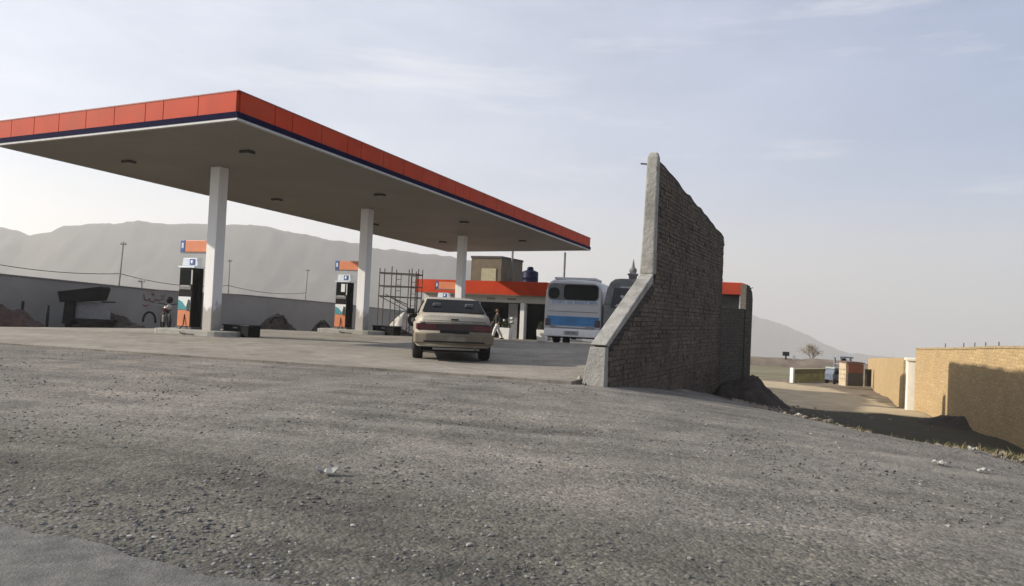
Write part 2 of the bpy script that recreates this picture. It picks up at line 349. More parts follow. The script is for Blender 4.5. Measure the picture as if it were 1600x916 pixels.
# forecourt slab (worn paving) -------------------------------------------------
def forecourt_mat():
    m, nt, b = nodes_of('forecourt_paving')
    tc = N(nt, 'ShaderNodeTexCoord').outputs['Object']
    mp = N(nt, 'ShaderNodeMapping'); mp.inputs['Rotation'].default_value = (0, 0, R(20)); nt.links.new(tc, mp.inputs[0])
    br = N(nt, 'ShaderNodeTexBrick'); nt.links.new(mp.outputs[0], br.inputs['Vector']); br.inputs['Scale'].default_value = 1
    br.inputs['Brick Width'].default_value = .4; br.inputs['Row Height'].default_value = .2; br.inputs['Mortar Size'].default_value = .012
    for k, c in (('Color1', (.255, .236, .203)), ('Color2', (.228, .21, .18)), ('Mortar', (.17, .157, .135))): br.inputs[k].default_value = (*c, 1)
    big = noise(nt, .35, 5, .6); med = noise(nt, 2.2, 6, .65)
    col = mixc(nt, br.outputs['Color'], ramp(nt, big, [(.3, (.72, .70, .68)), (.7, (1.3, 1.28, 1.22))]), 1, 'MULTIPLY')
    col = mixc(nt, col, ramp(nt, med, [(.3, (.75,) * 3), (.7, (1.25,) * 3)]), .8, 'MULTIPLY')
    col = mixc(nt, col, (.06, .052, .045), ramp(nt, noise(nt, .8, 6, .7), [(.56, (0,) * 3), (.74, (.7,) * 3)]))
    nt.links.new(col, b.inputs['Base Color']); b.inputs['Roughness'].default_value = .9
    bump(nt, b, med, .4, .02); return m
FC = forecourt_mat()
SLAB = [(-40, 22.8), (-10.6, 15.3), (1.05, 12.32), (1.75, 13.8), (6.0, 22.3), (8.3, 33), (7.5, 40), (4, 48), (-6.2, 49), (-5.2, 36.6), (-15.3, 21.9), (-40, 27)]
sheet('forecourt', SLAB, lambda x, y: slab_z(y), FC, .8, thick=.35, jag=.03)

# worn asphalt road in the near left corner -------------------------------------
ROADM = mat('worn_asphalt', (.15, .147, .134), .92, .25, 14, bmp=.8, bscale=60, dirt=((.075, .078, .07), .46, .75))
rp = [e0 + ed * t for t in (-60, -20, -6, 0, 3, 8, 40)] + [e0 + ed * 40 + pn * 9, e0 - ed * 60 + pn * 9]
sheet('road', [tuple(p) for p in rp], lambda x, y: gz(x, y), ROADM, .22, jag=.17, lift=.03)

# ------------------------------------------------------------------ loose stones (countless)
def pebbles(name, n, region, smin, smax, m, seed, lift=.0):
    rg = np.random.default_rng(seed)
    ib = bmesh.new(); bmesh.ops.create_icosphere(ib, subdivisions=1, radius=1.0); ib.verts.ensure_lookup_table()
    base = np.array([tuple(q.co) for q in ib.verts]); tri = np.array([[q.index for q in fc.verts] for fc in ib.faces]); ib.free(); nb = len(base)
    xy = region(rg, n); n = len(xy)
    z = np.array([gz(a, b) for a, b in xy])
    s = smin * (smax / smin) ** (rg.random(n) ** 2.2)
    V = base[None] * (1 + .6 * (rg.random((n, nb, 3)) - .5)) * (.7 + .6 * rg.random((n, 1, 3))); V *= (s[:, None, None] * np.array([1, .8, .55]))
    a = rg.random(n) * 6.283; c, q = np.cos(a), np.sin(a)
    X = V[..., 0] * c[:, None] - V[..., 1] * q[:, None]; Y = V[..., 0] * q[:, None] + V[..., 1] * c[:, None]
    P = np.stack([X + xy[:, 0:1], Y + xy[:, 1:2], V[..., 2] + (z + lift)[:, None] + s[:, None] * .15], -1).reshape(-1, 3)
    F = (tri[None] + (np.arange(n) * nb)[:, None, None]).reshape(-1, 3)
    me = bpy.data.meshes.new(name); me.from_pydata(P.tolist(), [], F.tolist()); me.materials.append(m)
    at_ = me.attributes.new('shade', 'FLOAT', 'POINT'); at_.data.foreach_set('value', np.repeat(rg.random(n), nb).astype(np.float32))
    o = bpy.data.objects.new(name, me); COL.objects.link(o); tag(o, kind='stuff'); return o
def stone_mat():
    m, nt, b = nodes_of('stone_chips')
    a = N(nt, 'ShaderNodeAttribute', attribute_name='shade')
    nt.links.new(ramp(nt, a.outputs['Fac'], [(0, (.06, .06, .058)), (.5, (.13, .127, .12)), (.9, (.2, .19, .175)), (1, (.36, .34, .31))]), b.inputs['Base Color'])
    b.inputs['Roughness'].default_value = .9; return m
def front_region(rg, n):
    t = rg.random(n * 3); y = 2.6 + 11.5 * t ** 2.6; x = (rg.random(n * 3) - .5) * 1.75 * y
    ex = np.interp(y, [0, 7, 9, 12.3, 15.5], [7.2, 6.5, 6.15, 5.3, 4.9])
    roadside = ((x - e0.x) * pn.x + (y - e0.y) * pn.y)
    dens = np.array([mnoise.noise((a * .6, b * .9, 3)) for a, b in zip(x, y)])
    ok = (x < ex) & ((roadside < -.03) | (rg.random(n * 3) < .05)) & (y < 15.2 - .254 * (x + 10.6) - .2) & (dens > rg.random(n * 3) * 1.1 - .8)
    xy = np.c_[x, y][ok]; return xy[:n]
pebbles('loose_gravel', 20000, front_region, .004, .019, stone_mat(), 3)
def edge_region(rg, n):
    t = rg.random(n) * 9 - 3; d = np.abs(rg.normal(0, .42, n)) - .04
    p = np.array([e0 + ed * a - pn * b for a, b in zip(t, d)]); return p
pebbles('road_edge_gravel', 4200, edge_region, .005, .02, stone_mat(), 8)
def bank_region(rg, n):
    y = 7 + 17 * rg.random(n); x = np.interp(y, [7, 9, 12.3, 15.5, 22], [6.5, 6.1, 5.2, 5.0, 7]) + rg.gamma(1.4, .8, n) - .3
    return np.c_[x, y]
pebbles('bank_rubble', 1800, bank_region, .015, .07, mat('earth_clod', (.2, .165, .125), .95, .4, 8), 21)

# ------------------------------------------------------------------ fuel canopy
TH = R(24.38); UX = Vector((math.cos(TH), -math.sin(TH), 0)); VY = Vector((math.sin(TH), math.cos(TH), 0))
CC = Vector((-5.306, 30.909, 0)); CL, CW = 26.21, 9.015
SOFF = 5.05; TILT = -.6 / CL
canopy = thing('fuel_canopy', 'huge flat filling station canopy with orange fascia and navy band on white columns', 'canopy', CC, -TH)
head = bpy.data.objects.new('roof_slab', None)
def cz(x, y): return SOFF + TILT * y + .0156 * x
def slopebox(mb, x0, x1, y0, y1, za, zb, mi=0):
    v = [(x, y, cz(x, y) + z) for z in (za, zb) for x, y in ((x0, y0), (x1, y0), (x1, y1), (x0, y1))]
    mb.add(v, [(0,3,2,1),(4,5,6,7),(0,1,5,4),(1,2,6,5),(2,3,7,6),(3,0,4,7)], mi); return mb
hx, hy = CW / 2, CL / 2
slopebox(MB(), -hx + .06, hx - .06, -hy + .06, hy - .06, 0.004, .56).build('soffit', SOFFIT, canopy)
fas = MB()
def fascia_run(mb, a, b, fixed, axis, za, zb, out, panels):
    """a row of cladding panels with narrow open joints"""
    cuts = [a + (b - a) * p for p in panels]
    for p, q in zip(cuts[:-1], cuts[1:]):
        g = .012
        if axis == 'x': slopebox(mb, p + g, q - g, fixed - out, fixed + out, za, zb)
        else: slopebox(mb, fixed - out, fixed + out, p + g, q - g, za, zb)
def cutlist(n, seed):
    r = random.Random(seed); c = [0.]
    for i in range(n): c.append(c[-1] + (.55 if r.random() < .14 else 1))
    return [x / c[-1] for x in c]
fr = MB(); fascia_run(fr, -hx, hx, -hy, 'x', .19, .665, .04, [0, .075, .185, .3, .42, .54, .665, .735, .865, 1]); fr.build('front_fascia', ORANGE, canopy)
fr = MB(); fascia_run(fr, -hx, hx, hy, 'x', .19, .665, .04, cutlist(9, 2)); fr.build('rear_fascia', ORANGE, canopy)
for s, sd in ((1, 4), (-1, 5)):
    fr = MB(); fascia_run(fr, -hy + .045, hy - .045, s * hx, 'y', .19, .665, .04, cutlist(24, sd)); fr.build('side_fascia', ORANGE, canopy)
tr = MB()
for s in (1, -1):
    slopebox(tr, s * hx - .055, s * hx + .055, -hy - .055, hy + .055, .045, .186)
    slopebox(tr, -hx + .056, hx - .056, s * hy - .055, s * hy + .055, .045, .186)
tr.build('navy_band', NAVY, canopy)
tr = MB()
for s in (1, -1):
    slopebox(tr, s * hx - .045, s * hx + .045, -hy - .045, hy + .045, -.012, .043)
    slopebox(tr, -hx + .046, hx - .046, s * hy - .045, s * hy + .045, -.012, .043)
tr.build('edge_lip', LIP, canopy)
tr = MB()
for s in (1, -1):
    slopebox(tr, s * hx - .05, s * hx + .05, -hy - .05, hy + .05, .667, .695)
    slopebox(tr, -hx + .051, hx - .051, s * hy - .05, s * hy + .05, .667, .695)
tr.build('top_flashing', mat('dark_red_flashing', (.25, .05, .03), .5), canopy)
slopebox(MB(), -hx + .06, hx - .06, -hy + .06, hy - .06, .562, .60).build('roof_deck', LIP, canopy)
LAMPG = mat('dull_lamp_glass', (.10, .09, .075), .3)
for lx in (-2.3, 2.4):
    for ly in (-10.6, -4.2, 2.2, 8.6):
        l = MB(); z = cz(lx, ly)
        l.box((lx, ly, z - .03), (.36, .26, .066)).build('ceiling_light', mat('dim_fitting', (.045, .042, .036), .7), canopy, bevel=.015)
        MB().box((lx, ly, z - .066), (.28, .18, .012)).build('lamp_lens', LAMPG, canopy.children[-1] if canopy.children[-1].name.startswith('ceiling') else canopy)
def column_mat():
    m, nt, b = nodes_of('column_paint')
    tc_ = N(nt, 'ShaderNodeTexCoord').outputs['Object']; sp_ = N(nt, 'ShaderNodeSeparateXYZ'); nt.links.new(tc_, sp_.inputs[0])
    nz_ = noise(nt, 5, 6, .7, mapscale=(1, 1, .35)); k_ = N(nt, 'ShaderNodeMath', operation='MULTIPLY_ADD'); nt.links.new(nz_, k_.inputs[0]); k_.inputs[1].default_value = -1.6; nt.links.new(sp_.outputs[2], k_.inputs[2])
    f_ = ramp(nt, k_.outputs[0], [(.0, (.75,) * 3), (.25, (.0,) * 3)])
    st_ = ramp(nt, noise(nt, 2.5, 6, .7, mapscale=(3, 3, .25)), [(.5, (0,) * 3), (.75, (.4,) * 3)])
    c_ = mixc(nt, (.80, .79, .78), (.6, .58, .55), st_)
    nt.links.new(mixc(nt, c_, (.26, .22, .17), f_), b.inputs['Base Color']); b.inputs['Roughness'].default_value = .55; return m
COLM = column_mat()
COLS = []   # (local y, world base)
for wx, wy in ((-9.19, 22.65), (-5.98, 29.65), (-2.6, 36.9)):
    d = Vector((wx, wy, 0)) - CC; ly = d.dot(VY); lx = d.dot(UX)
    zb = slab_z(wy) - .05; z1 = cz(lx, ly) + .01
    MB().box((lx, ly, (zb + z1) / 2), (.375, .375, z1 - zb)).build('column', COLM, canopy, bevel=.02)
    COLS.append((lx, ly, Vector((wx, wy, slab_z(wy)))))

# ------------------------------------------------------------------ fuel islands, dispensers, blade signs
def rounded(L, Wd, n=8):
    p = [(-L / 2, -Wd / 2), (L / 2 - Wd / 2, -Wd / 2)]
    for k in range(1, n): t = -math.pi / 2 + math.pi * k / n; p.append((L / 2 - Wd / 2 + math.cos(t) * Wd / 2, math.sin(t) * Wd / 2))
    return p + [(L / 2 - Wd / 2, Wd / 2), (-L / 2, Wd / 2)]
KERB = mat('worn_kerb', (.34, .33, .29), .85, .2, 3, bmp=.3, dirt=((.16, .15, .13), .5, .6))
TEAL = mat('teal_print', (.03, .25, .29), .5, .3, 5); POSTERW = mat('poster_white', (.7, .72, .72), .5, .06)
POSTERO = mat('poster_orange', (.58, .19, .075), .5, .12, 4); SILH = mat('silhouette', (.01, .02, .012), .6)
BLUEP = mat('sign_blue', (.03, .07, .28), .45, .2); SIGNW = mat('sign_white', (.62, .68, .74), .45, .08)
SIGNO = mat('sign_orange', (.66, .21, .085), .45, .1, 2)
ISL = ['kerbed fuel island under the nearest white column', 'kerbed fuel island under the middle white column', 'kerbed fuel island partly hidden behind the white sedan']
DSP = ['black fuel dispenser with orange poster, beside the nearest column', 'black fuel dispenser with orange poster, beside the middle column', 'black fuel dispenser behind the white sedan, only its pale topper showing']
SGN = ['orange blade sign with navy end, on the nearest column', 'orange blade sign with navy end, on the middle column', 'orange blade sign with navy end, on the column behind the sedan']
def dispenser(loc, i):
    t = thing('fuel_dispenser', DSP[i], 'fuel pump', loc, -TH, 'fuel dispensers on the islands')
    t.scale = (1.1, 1.0, 1.07)
    w, d = .54, .40
    MB().box((0, 0, .9), (w, d, 1.72)).build('cabinet', BLACK, t, bevel=.02)
    MB().box((0, 0, .03), (w + .04, d + .04, .06)).build('plinth', STEEL, t)
    h = MB(); h.box((0, 0, 1.79), (w + .1, d + .05, .05)); h.build('cap', SIGNW, t, bevel=.01)
    tp = MB(); tp.prism([(-.3, 1.83), (.3, 1.83), (.27, 2.06), (-.27, 2.06)], -.09, .09).build('topper', SIGNW, t, bevel=.01)
    lg = MB(); lg.box((.09, -.095, 1.945), (.2, .008, .17)); lg.build('logo_plate', BLUEP, t)
    lm = MB(); lm.lathe([(.055, -.004), (.055, .004)], (0, 0, 0), 16); o = lm.build('logo_mark', SIGNW, t); o.location = (.09, -.101, 1.945); o.rotation_euler.x = R(90)
    # display window with its frame
    MB().box((-.02, -d / 2 - .006, 1.5), (.40, .014, .40)).build('display_panel', GLASS, t)
    MB().box((.222, -d / 2 - .007, 1.5), (.05, .016, .42)).build('display_frame', LIP, t)
    if i == 1: MB().box((.06, -d / 2 - .016, 1.55), (.17, .006, .3)).build('notice', POSTERW, t)
    MB().box((-.02, -d / 2 - .008, 1.2), (.44, .018, .12)).build('keypad', mat('keypad_grey', (.15, .15, .14), .5), t)
    MB().box((-.02, -d / 2 - .022, 1.24), (.3, .008, .03)).build('nameplate', LIP, t)
    # printed poster: orange plain, teal hill, white sky, dark figure
    y = -d / 2 - .006
    MB().box((-.02, y, .31), (.47, .012, .46)).build('poster', POSTERO, t)
    sk = MB(); sk.box((-.02, y, .74), (.47, .012, .38)); sk.build('poster_sky', POSTERW, t)
    tl = MB(); tl.prism([(-.25, .55), (.19, .55), (.02, .66), (-.1, .78), (-.25, .84)], y - .008, y - .011); tl.build('poster_hill', TEAL, t)
    fg = MB(); fg.prism([(.1, .52), (.2, .52), (.21, .72), (.19, .84), (.13, .86), (.1, .74), (.07, .64)], y - .012, y - .015); fg.build('poster_figure', SILH, t)
    # hose looping down on the right-hand flank and the nozzle in its boot
    hs = MB(); hs.tube([(w / 2 + .01, -.05, 1.55), (w / 2 + .12, -.06, 1.3), (w / 2 + .17, -.08, .7), (w / 2 + .12, -.1, .28), (w / 2 + .06, -.1, .5), (w / 2 + .04, -.08, .95)], .022, 7).build('hose', BLACK, t)
    nz = MB(); nz.box((w / 2 + .035, -.02, 1.02), (.05, .06, .2)); nz.tube([(w / 2 + .04, -.02, 1.12), (w / 2 + .05, -.1, 1.18), (w / 2 + .05, -.18, 1.12)], .014, 6); nz.build('nozzle', DARK, t)
    # low ground hose trailing forward over the kerb
    gh = MB(); gh.tube([(.02, -.21, .42), (.03, -.26, .1), (.06, -.42, -.0), (.25, -.56, -.1), (.8, -.62, -.12)], .016, 6).build('drain_hose', DARK, t)
    return t
for i, (lx, ly, wb) in enumerate(COLS):
    isl = thing('fuel_island', ISL[i], 'fuel island', wb - UX * .33, -TH, 'fuel islands under the canopy')
    MB().prism(rounded(2.75, 1.15), -.3, .15, 'XY').build('kerb', KERB, isl, bevel=.02)
    MB().box((-1.375, 0, .02), (.03, 1.17, .25)).build('painted_end', WHITE, isl)
    MB().prism([(x * .95, y * .9) for x, y in rounded(2.75, 1.15)], .15, .157, 'XY').build('island_top', CONC, isl)
    dispenser(wb + Vector((0, 0, .157)) - UX * .88 - VY * .05, i)
    s = thing('blade_sign', SGN[i], 'sign', wb + Vector((0, 0, 2.74)) - UX * .19, -TH, 'blade signs on the canopy columns')
    MB().box((-.53, 0, 0), (1.02, .10, .36)).build('sign_panel', SIGNO, s, bevel=.01)
    MB().box((-1.14, 0, 0), (.20, .11, .38)).build('sign_end', BLUEP, s, bevel=.01)
    MB().box((-1.14, -.058, .02), (.08, .006, .17)).build('sign_mark', SIGNW, s)
    MB().box((-.62, 0, -.205), (1.22, .11, .035)).build('sign_trim', STEEL, s)
    MB().box((-.012, 0, 0), (.03, .2, .2)).build('bracket', STEEL, s)
for i, (off, dx) in enumerate(((.8, 0), (.9, .05))):
    b = thing('storage_bin', ['long low black steel bin behind the nearest white column', 'low black steel bin behind the middle white column'][i], 'bin', COLS[i][2] + UX * off + VY * .45 + Vector((0, 0, .0)) , -TH, 'black bins behind the columns')
    MB().box((0, 0, .16), (1.05, .5, .32)).build('bin_body', BLACK, b, bevel=.03)
    MB().box((0, 0, .345), (1.09, .54, .05)).build('bin_lid', DARK, b, bevel=.015)
    MB().box((0, -.275, .28), (.16, .02, .04)).build('latch', STEEL, b)

# ------------------------------------------------------------------ sedan
def sedan():
    rear = at(708, 565, 15.9)
    yaw = R(8)
    t = thing('sedan_car', 'dusty white sedan seen from behind, parked on the forecourt before the pumps', 'car',
              (rear.x - math.sin(yaw) * 2.1, rear.y + math.cos(yaw) * 2.0, slab_z(16)), yaw)
    PAINT = mat('dusty_white_paint', (.37, .335, .27), .5, .1, 2., coat=.08, dirt=((.22, .18, .125), .43, .8))
    DPAINT = mat('dusty_lower_paint', (.20, .162, .112), .75, .25, 3., dirt=((.10, .08, .055), .44, .8))
    R_ = .315; AX = (-1.28, 1.30)
    ys = [-2.17, -2.15, -2.1, -2.0, -1.9] + [-1.28 + .38 * math.sin(a) for a in np.linspace(-1.57, 1.57, 13)] + [-.7, -.4, 0, .4, .75] + [1.30 + .38 * math.sin(a) for a in np.linspace(-1.57, 1.57, 13)] + [1.8, 1.95, 2.08, 2.16, 2.2]
    def hw(y):  # half width in plan
        if y < -1.7: return .845 - .05 * ((-1.7 - y) / .47) ** 2
        if y > 1.4: return .845 - .14 * ((y - 1.4) / .8) ** 2
        return .845
    def deck(y):
        return float(np.interp(y, [-2.17, -2.12, -1.9, -1.35, -.9, .75, 1.2, 1.9, 2.2], [.955, 1.0, 1.015, 1.02, .97, .97, .93, .82, .68]))
    rings = []
    for y in ys:
        w = hw(y); dz = deck(y); low = .31 if y < -1.0 else .25
        for a in AX:
            if abs(y - a) < .38: low = max(low, .315 + math.sqrt(max(0, .38 ** 2 - (y - a) ** 2)) * .98)
        endk = 1 if -2.12 < y < 2.1 else .94
        prof = [(w * .93, low), (w * .985, max(low + .02, .36)), (w, max(low + .04, .55)), (w * .985, .74), (w * .95, .86), (w * .88, dz - .02), (w * .7, dz), (0, dz + .012)]
        rings.append([(x * endk, y, z) for x, z in prof])
    mb = MB(); n = len(rings[0]); v = []
    for r in rings: v += r + [(-x, y, z) for x, y, z in reversed(r[:-1])]
    k = 2 * n - 1; f = []
    for i in range(len(rings) - 1):
        for j in range(k - 1): f.append((i * k + j, i * k + j + 1, (i + 1) * k + j + 1, (i + 1) * k + j))
    f.append(tuple(range(k))); f.append(tuple((len(rings) - 1) * k + j for j in range(k - 1, -1, -1)))
    mb.add(v, f, 0, True); body = mb.build('body', PAINT, t)
    # greenhouse shell: pillars and roof
    g = [(-1.72, .73, 1.005, .73), (-1.02, .62, 1.33, .62), (-.85, .60, 1.365, .6), (-.3, .61, 1.385, .61), (.15, .6, 1.37, .6), (.3, .59, 1.35, .59), (1.12, .74, .93, .74)]
    base = [(-1.74, .74), (1.14, .75)]
    def section(y, wt, zt):
        wb = .775 if -1.4 < y < .9 else .745
        zb = deck(y) - .01
        if zt < zb + .03: return [(wt, y, zb), (wt * .99, y, zb + .005), (wt * .97, y, zt), (wt * .5, y, zt + .004), (0, y, zt + .005)]
        return [(wb, y, zb), ((wb + wt) / 2 + .015, y, (zb + zt) / 2), (wt, y, zt - .035), (wt * .8, y, zt), (0, y, zt + .015)]
    v = []; secs = [section(y, wt, zt) for y, wt, zt, _ in g]
    for r in secs: v += r + [(-x, y, z) for x, y, z in reversed(r[:-1])]
    k = 9; f = []
    for i in range(len(secs) - 1):
        for j in range(k - 1): f.append((i * k + j, i * k + j + 1, (i + 1) * k + j + 1, (i + 1) * k + j))
    mb = MB(); mb.add(v, f, 0, True); mb.build('roof', PAINT, t)
    # rear window slightly proud of the shell
    def pane(pts, name, m=GLASS, parent=t, off=.012):
        a, b_, c = Vector(pts[0]), Vector(pts[1]), Vector(pts[2]); nrm = (b_ - a).cross(c - a).normalized()
        q = MB(); q.add([Vector(p) + nrm * off for p in pts] + [Vector(p) - nrm * .004 for p in pts], [(0,1,2,3),(7,6,5,4),(0,4,5,1),(1,5,6,2),(2,6,7,3),(3,7,4,0)]); return q.build(name, m, parent)
    pane([(-.69, -1.66, 1.045), (.69, -1.66, 1.045), (.585, -1.07, 1.325), (-.585, -1.07, 1.325)], 'rear_window')
    for s in (1, -1):
        p = [(s * .772, -1.2, 1.0), (s * .772, -.28, 1.0), (s * .655, -.36, 1.31), (s * .655, -.95, 1.29)]
        pane(p if s > 0 else p[::-1], 'side_window', off=.016)
        p = [(s * .772, -.2, 1.0), (s * .765, .72, .985), (s * .645, .26, 1.30), (s * .65, -.28, 1.32)]
        pane(p if s > 0 else p[::-1], 'side_window', off=.016)
    pane([(.68, 1.05, .99), (-.68, 1.05, .99), (-.57, .36, 1.33), (.57, .36, 1.33)], 'windscreen')
    # things seen through the rear glass are pale patches: two headrests on the parcel shelf side
    for x in (-.36, .36): MB().box((x, -1.38, 1.19), (.2, .06, .12)).build('headrest', mat('seat_grey', (.09, .09, .085), .8), t, bevel=.03)
    # rear end
    MB().prism([(-.8, -2.05), (-.78, -2.19), (-.4, -2.215), (.4, -2.215), (.78, -2.19), (.8, -2.05)], .655, .80, 'XY').build('light_bar', mat('dark_red_lens', (.022, .005, .006), .45), t, bevel=.012)
    LENS = mat('red_tail_lens', (.075, .005, .008), .35, .25)
    for s in (1, -1):
        l = MB(); l.prism([(s * .40, -2.218), (s * .79, -2.196), (s * .822, -2.02), (s * .7, -2.02), (s * .42, -2.1)], .672, .79, 'XY'); l.build('tail_light', LENS, t, bevel=.008)
    MB().box((0, -2.2, .822), (1.5, .05, .022)).build('chrome_strip', STEEL, t)
    bp = MB(); bp.prism([(-.86, -1.85), (-.845, -2.19), (-.6, -2.26), (.6, -2.26), (.845, -2.19), (.86, -1.85)], .37, .60, 'XY'); bp.build('bumper', DPAINT, t, bevel=.035)
    MB().box((0, -2.215, .635), (.62, .02, .06)).build('plate_recess', DARK, t)
    MB().box((0, -2.27, .49), (.46, .014, .1)).build('number_plate', mat('dirty_plate', (.16, .14, .11), .7, .3), t)
    MB().span((-.7, -2.0, .2), (.7, 2.0, .4)).build('underbody', BLACK, t)
    MB().box((0, -2.188, .868), (1.30, .012, .008)).build('boot_seam', DARK, t)
    for s in (1, -1): MB().box((s * .655, -2.19, .845), (.008, .012, .05)).build('boot_seam', DARK, t)
    MB().box((0, -2.268, .425), (1.3, .012, .03)).build('bumper_strip', DARK, t)
    MB().box((0, -2.2, .9), (.16, .02, .03)).build('boot_handle', DARK, t)
    MB().tube([(.46, -2.2, .28), (.46, -1.7, .28)], .035, 8).build('exhaust_pipe', STEEL, t)
    MB().box((.05, -2.16, .27), (1.0, .02, .04)).build('rear_valance', mat('pale_valance', (.2, .19, .165), .7), t)
    for s in (1, -1):
        for a in AX:
            w = bpy.data.objects.new('wheel', None); 
            ty = MB(); ty.lathe([(.19, -.105), (.29, -.115), (.315, -.09), (.318, 0), (.315, .09), (.29, .115), (.19, .105)], (0, 0, 0), 24, axis='X')
            wo = ty.build('wheel', RUBBER, t, loc=(s * .745, a, .318))
            rm = MB(); rm.lathe([(.0, .05), (.06, .085), (.15, .075), (.2, .102)], (0, 0, 0), 16, axis='X'); ro = rm.build('rim', LIP, wo)
            if s < 0: ro.rotation_euler.z = math.pi
        mr = MB(); mr.box((s * .93, .62, 1.03), (.2, .09, .13)); mr.build('mirror', DARK, t, bevel=.03)
        MB().box((s * .80, -.25, .82), (.1, .16, .03)).build('door_handle', DARK, t)
    for s in (1, -1): MB().box((s * .846, -.02, .5), (.02, 1.6, .05)).build('side_trim', DARK, t)
    return t
sedan()

# ------------------------------------------------------------------ coach
def coach():
    p = at(893, 536, 31.2); yaw = R(-14)
    t = thing('coach_bus', 'white coach with a blue rear stripe, parked beside the station shop', 'bus', (p.x, p.y, -.10), yaw)
    BW = mat('coach_white', (.46, .455, .45), .45, .06, 1., dirt=((.34, .32, .28), .5, .5))
    Wd, L, H = 2.5, 9.2, 2.78
    def sec(y, k=1., top=0.):
        w = Wd / 2 * k
        return [(w * .96, y, .42), (w, y, .7), (w, y, 1.5), (w * .97, y, 2.3 + top), (w * .88, y, H - .14 + top), (w * .72, y, H + top), (0, y, H + .04 + top)]
    secs = [sec(0, .94, -.09), sec(.04, .968, -.05), sec(.12, .99, -.015), sec(.3, 1), sec(1), sec(L * .5), sec(L - .4), sec(L - .1, .97), sec(L, .9, -.12)]
    v = []
    for r in secs: v += r + [(-x, y, z) for x, y, z in reversed(r[:-1])]
    k = 13; f = []
    for i in range(len(secs) - 1):
        for j in range(k): f.append((i * k + j, i * k + (j + 1) % k, (i + 1) * k + (j + 1) % k, (i + 1) * k + j))
    f.append(tuple(range(k))); f.append(tuple((len(secs) - 1) * k + j for j in range(k - 1, -1, -1)))
    mb = MB(); mb.add(v, f, 0, False); mb.build('body', BW, t, bevel=.03)
    def rpoly(x0, x1, z0, z1, r, slant=0):
        o = []
        for cx, cz_, a0 in ((x1 - r, z1 - r, 0), (x0 + r, z1 - r, 90), (x0 + r, z0 + r, 180), (x1 - r, z0 + r, 270)):
            for q in range(5): a = R(a0 + q * 22.5); o.append((cx + r * math.cos(a), cz_ + r * math.sin(a)))
        return o
    MB().prism(rpoly(-1.1, 1.08, 1.9, 2.62, .2), -.016, .03).build('window_surround', mat('grey_surround', (.09, .09, .095), .4), t)
    MB().prism(rpoly(-.42, 1.04, 1.94, 2.58, .16), -.026, -.014).build('rear_window', GLASS, t)
    MB().prism(rpoly(-1.06, -.6, 1.97, 2.44, .18), -.026, -.014).build('rear_window', GLASS, t)
    MB().box((.03, -.008, 1.83), (2.0, .03, .15)).build('letter_band', mat('pale_blue_band', (.42, .47, .52), .5, .12), t)
    LB = mat('letter_blue', (.03, .09, .2), .5)
    for w_, x_ in (('UTANT', -.62), ('DE', -.14), ('BONSY', .34), ('SAN', .84)): text_mesh(w_, .17, 'rear_lettering', LB, t, (x_, -.028, 1.83), (R(90), 0, 0), .002)
    MB().box((0, -.004, 1.43), (2.12, .02, .02)).build('hatch_seam', STEEL, t)
    MB().prism([(-1.1, .84), (1.1, .84), (1.12, 1.23), (-1.1, 1.23)], -.014, .03).build('blue_stripe', mat('stripe_blue', (.03, .16, .36), .4, .3, 1.3), t)
    for s in (1, -1): MB().box((s * 1.06, -.012, .96), (.22, .05, .3)).build('tail_light', mat('dim_tail_lens', (.05, .03, .04), .3), t, bevel=.02)
    MB().box((0, -.012, .77), (1.9, .04, .1)).build('grille', mat('grey_grille', (.2, .21, .22), .5), t)
    MB().box((-.05, -.03, .79), (1.25, .03, .025)).build('trim_strip', SIGNW, t)
    bp = MB(); bp.prism([(-1.22, .35), (-1.22, -.04), (-1.0, -.12), (1.0, -.12), (1.22, -.04), (1.22, .35)], .36, .70, 'XY'); bp.build('bumper', mat('bumper_white', (.74, .73, .71), .45, .06, dirt=((.45, .42, .38), .55, .5)), t, bevel=.05)
    MB().box((-.02, -.128, .53), (.62, .012, .17)).build('number_plate', mat('coach_plate', (.3, .3, .28), .6), t)
    text_mesh('JA 743', .15, 'plate_lettering', BLACK, t, (-.02, -.137, .53), (R(90), 0, 0), .001)
    MB().prism([(-.9, .3), (.9, .3), (.9, 2.2), (-.9, 2.2)], 2.8, 2.9, 'XY').build('roof_rack', LIP, t, bevel=.02)
    MB().box((.3, .5, 2.86), (.3, .2, .1)).build('roof_vent', STEEL, t, bevel=.02)
    for s in (1, -1):
        MB().box((s * 1.19, 5.0, 1.98), (.03, 8.2, .75)).build('side_window', GLASS, t)
        MB().box((s * 1.205, 4.75, 1.0), (.03, 8.7, 1.1)).build('side_stripe', mat('stripe_navy', (.02, .04, .12), .5), t)
        for y in (2.2, 7.2):
            wo = MB().lathe([(.2, -.13), (.42, -.14), (.46, -.1), (.46, .1), (.42, .14), (.2, .13)], (0, 0, 0), 24, axis='X').build('wheel', RUBBER, t, loc=(s * 1.06, y, .46))
            MB().lathe([(.05, -.15), (.22, -.142), (.22, .142), (.05, .15)], (0, 0, 0), 14, axis='X').build('rim', STEEL, wo)
    MB().span((-1.1, .3, .3), (1.1, 8.8, .5)).build('underbody', BLACK, t)
    MB().box((-.25, .12, .25), (.3, .05, .3)).build('mud_flap', BLACK, t)
    return t
coach()

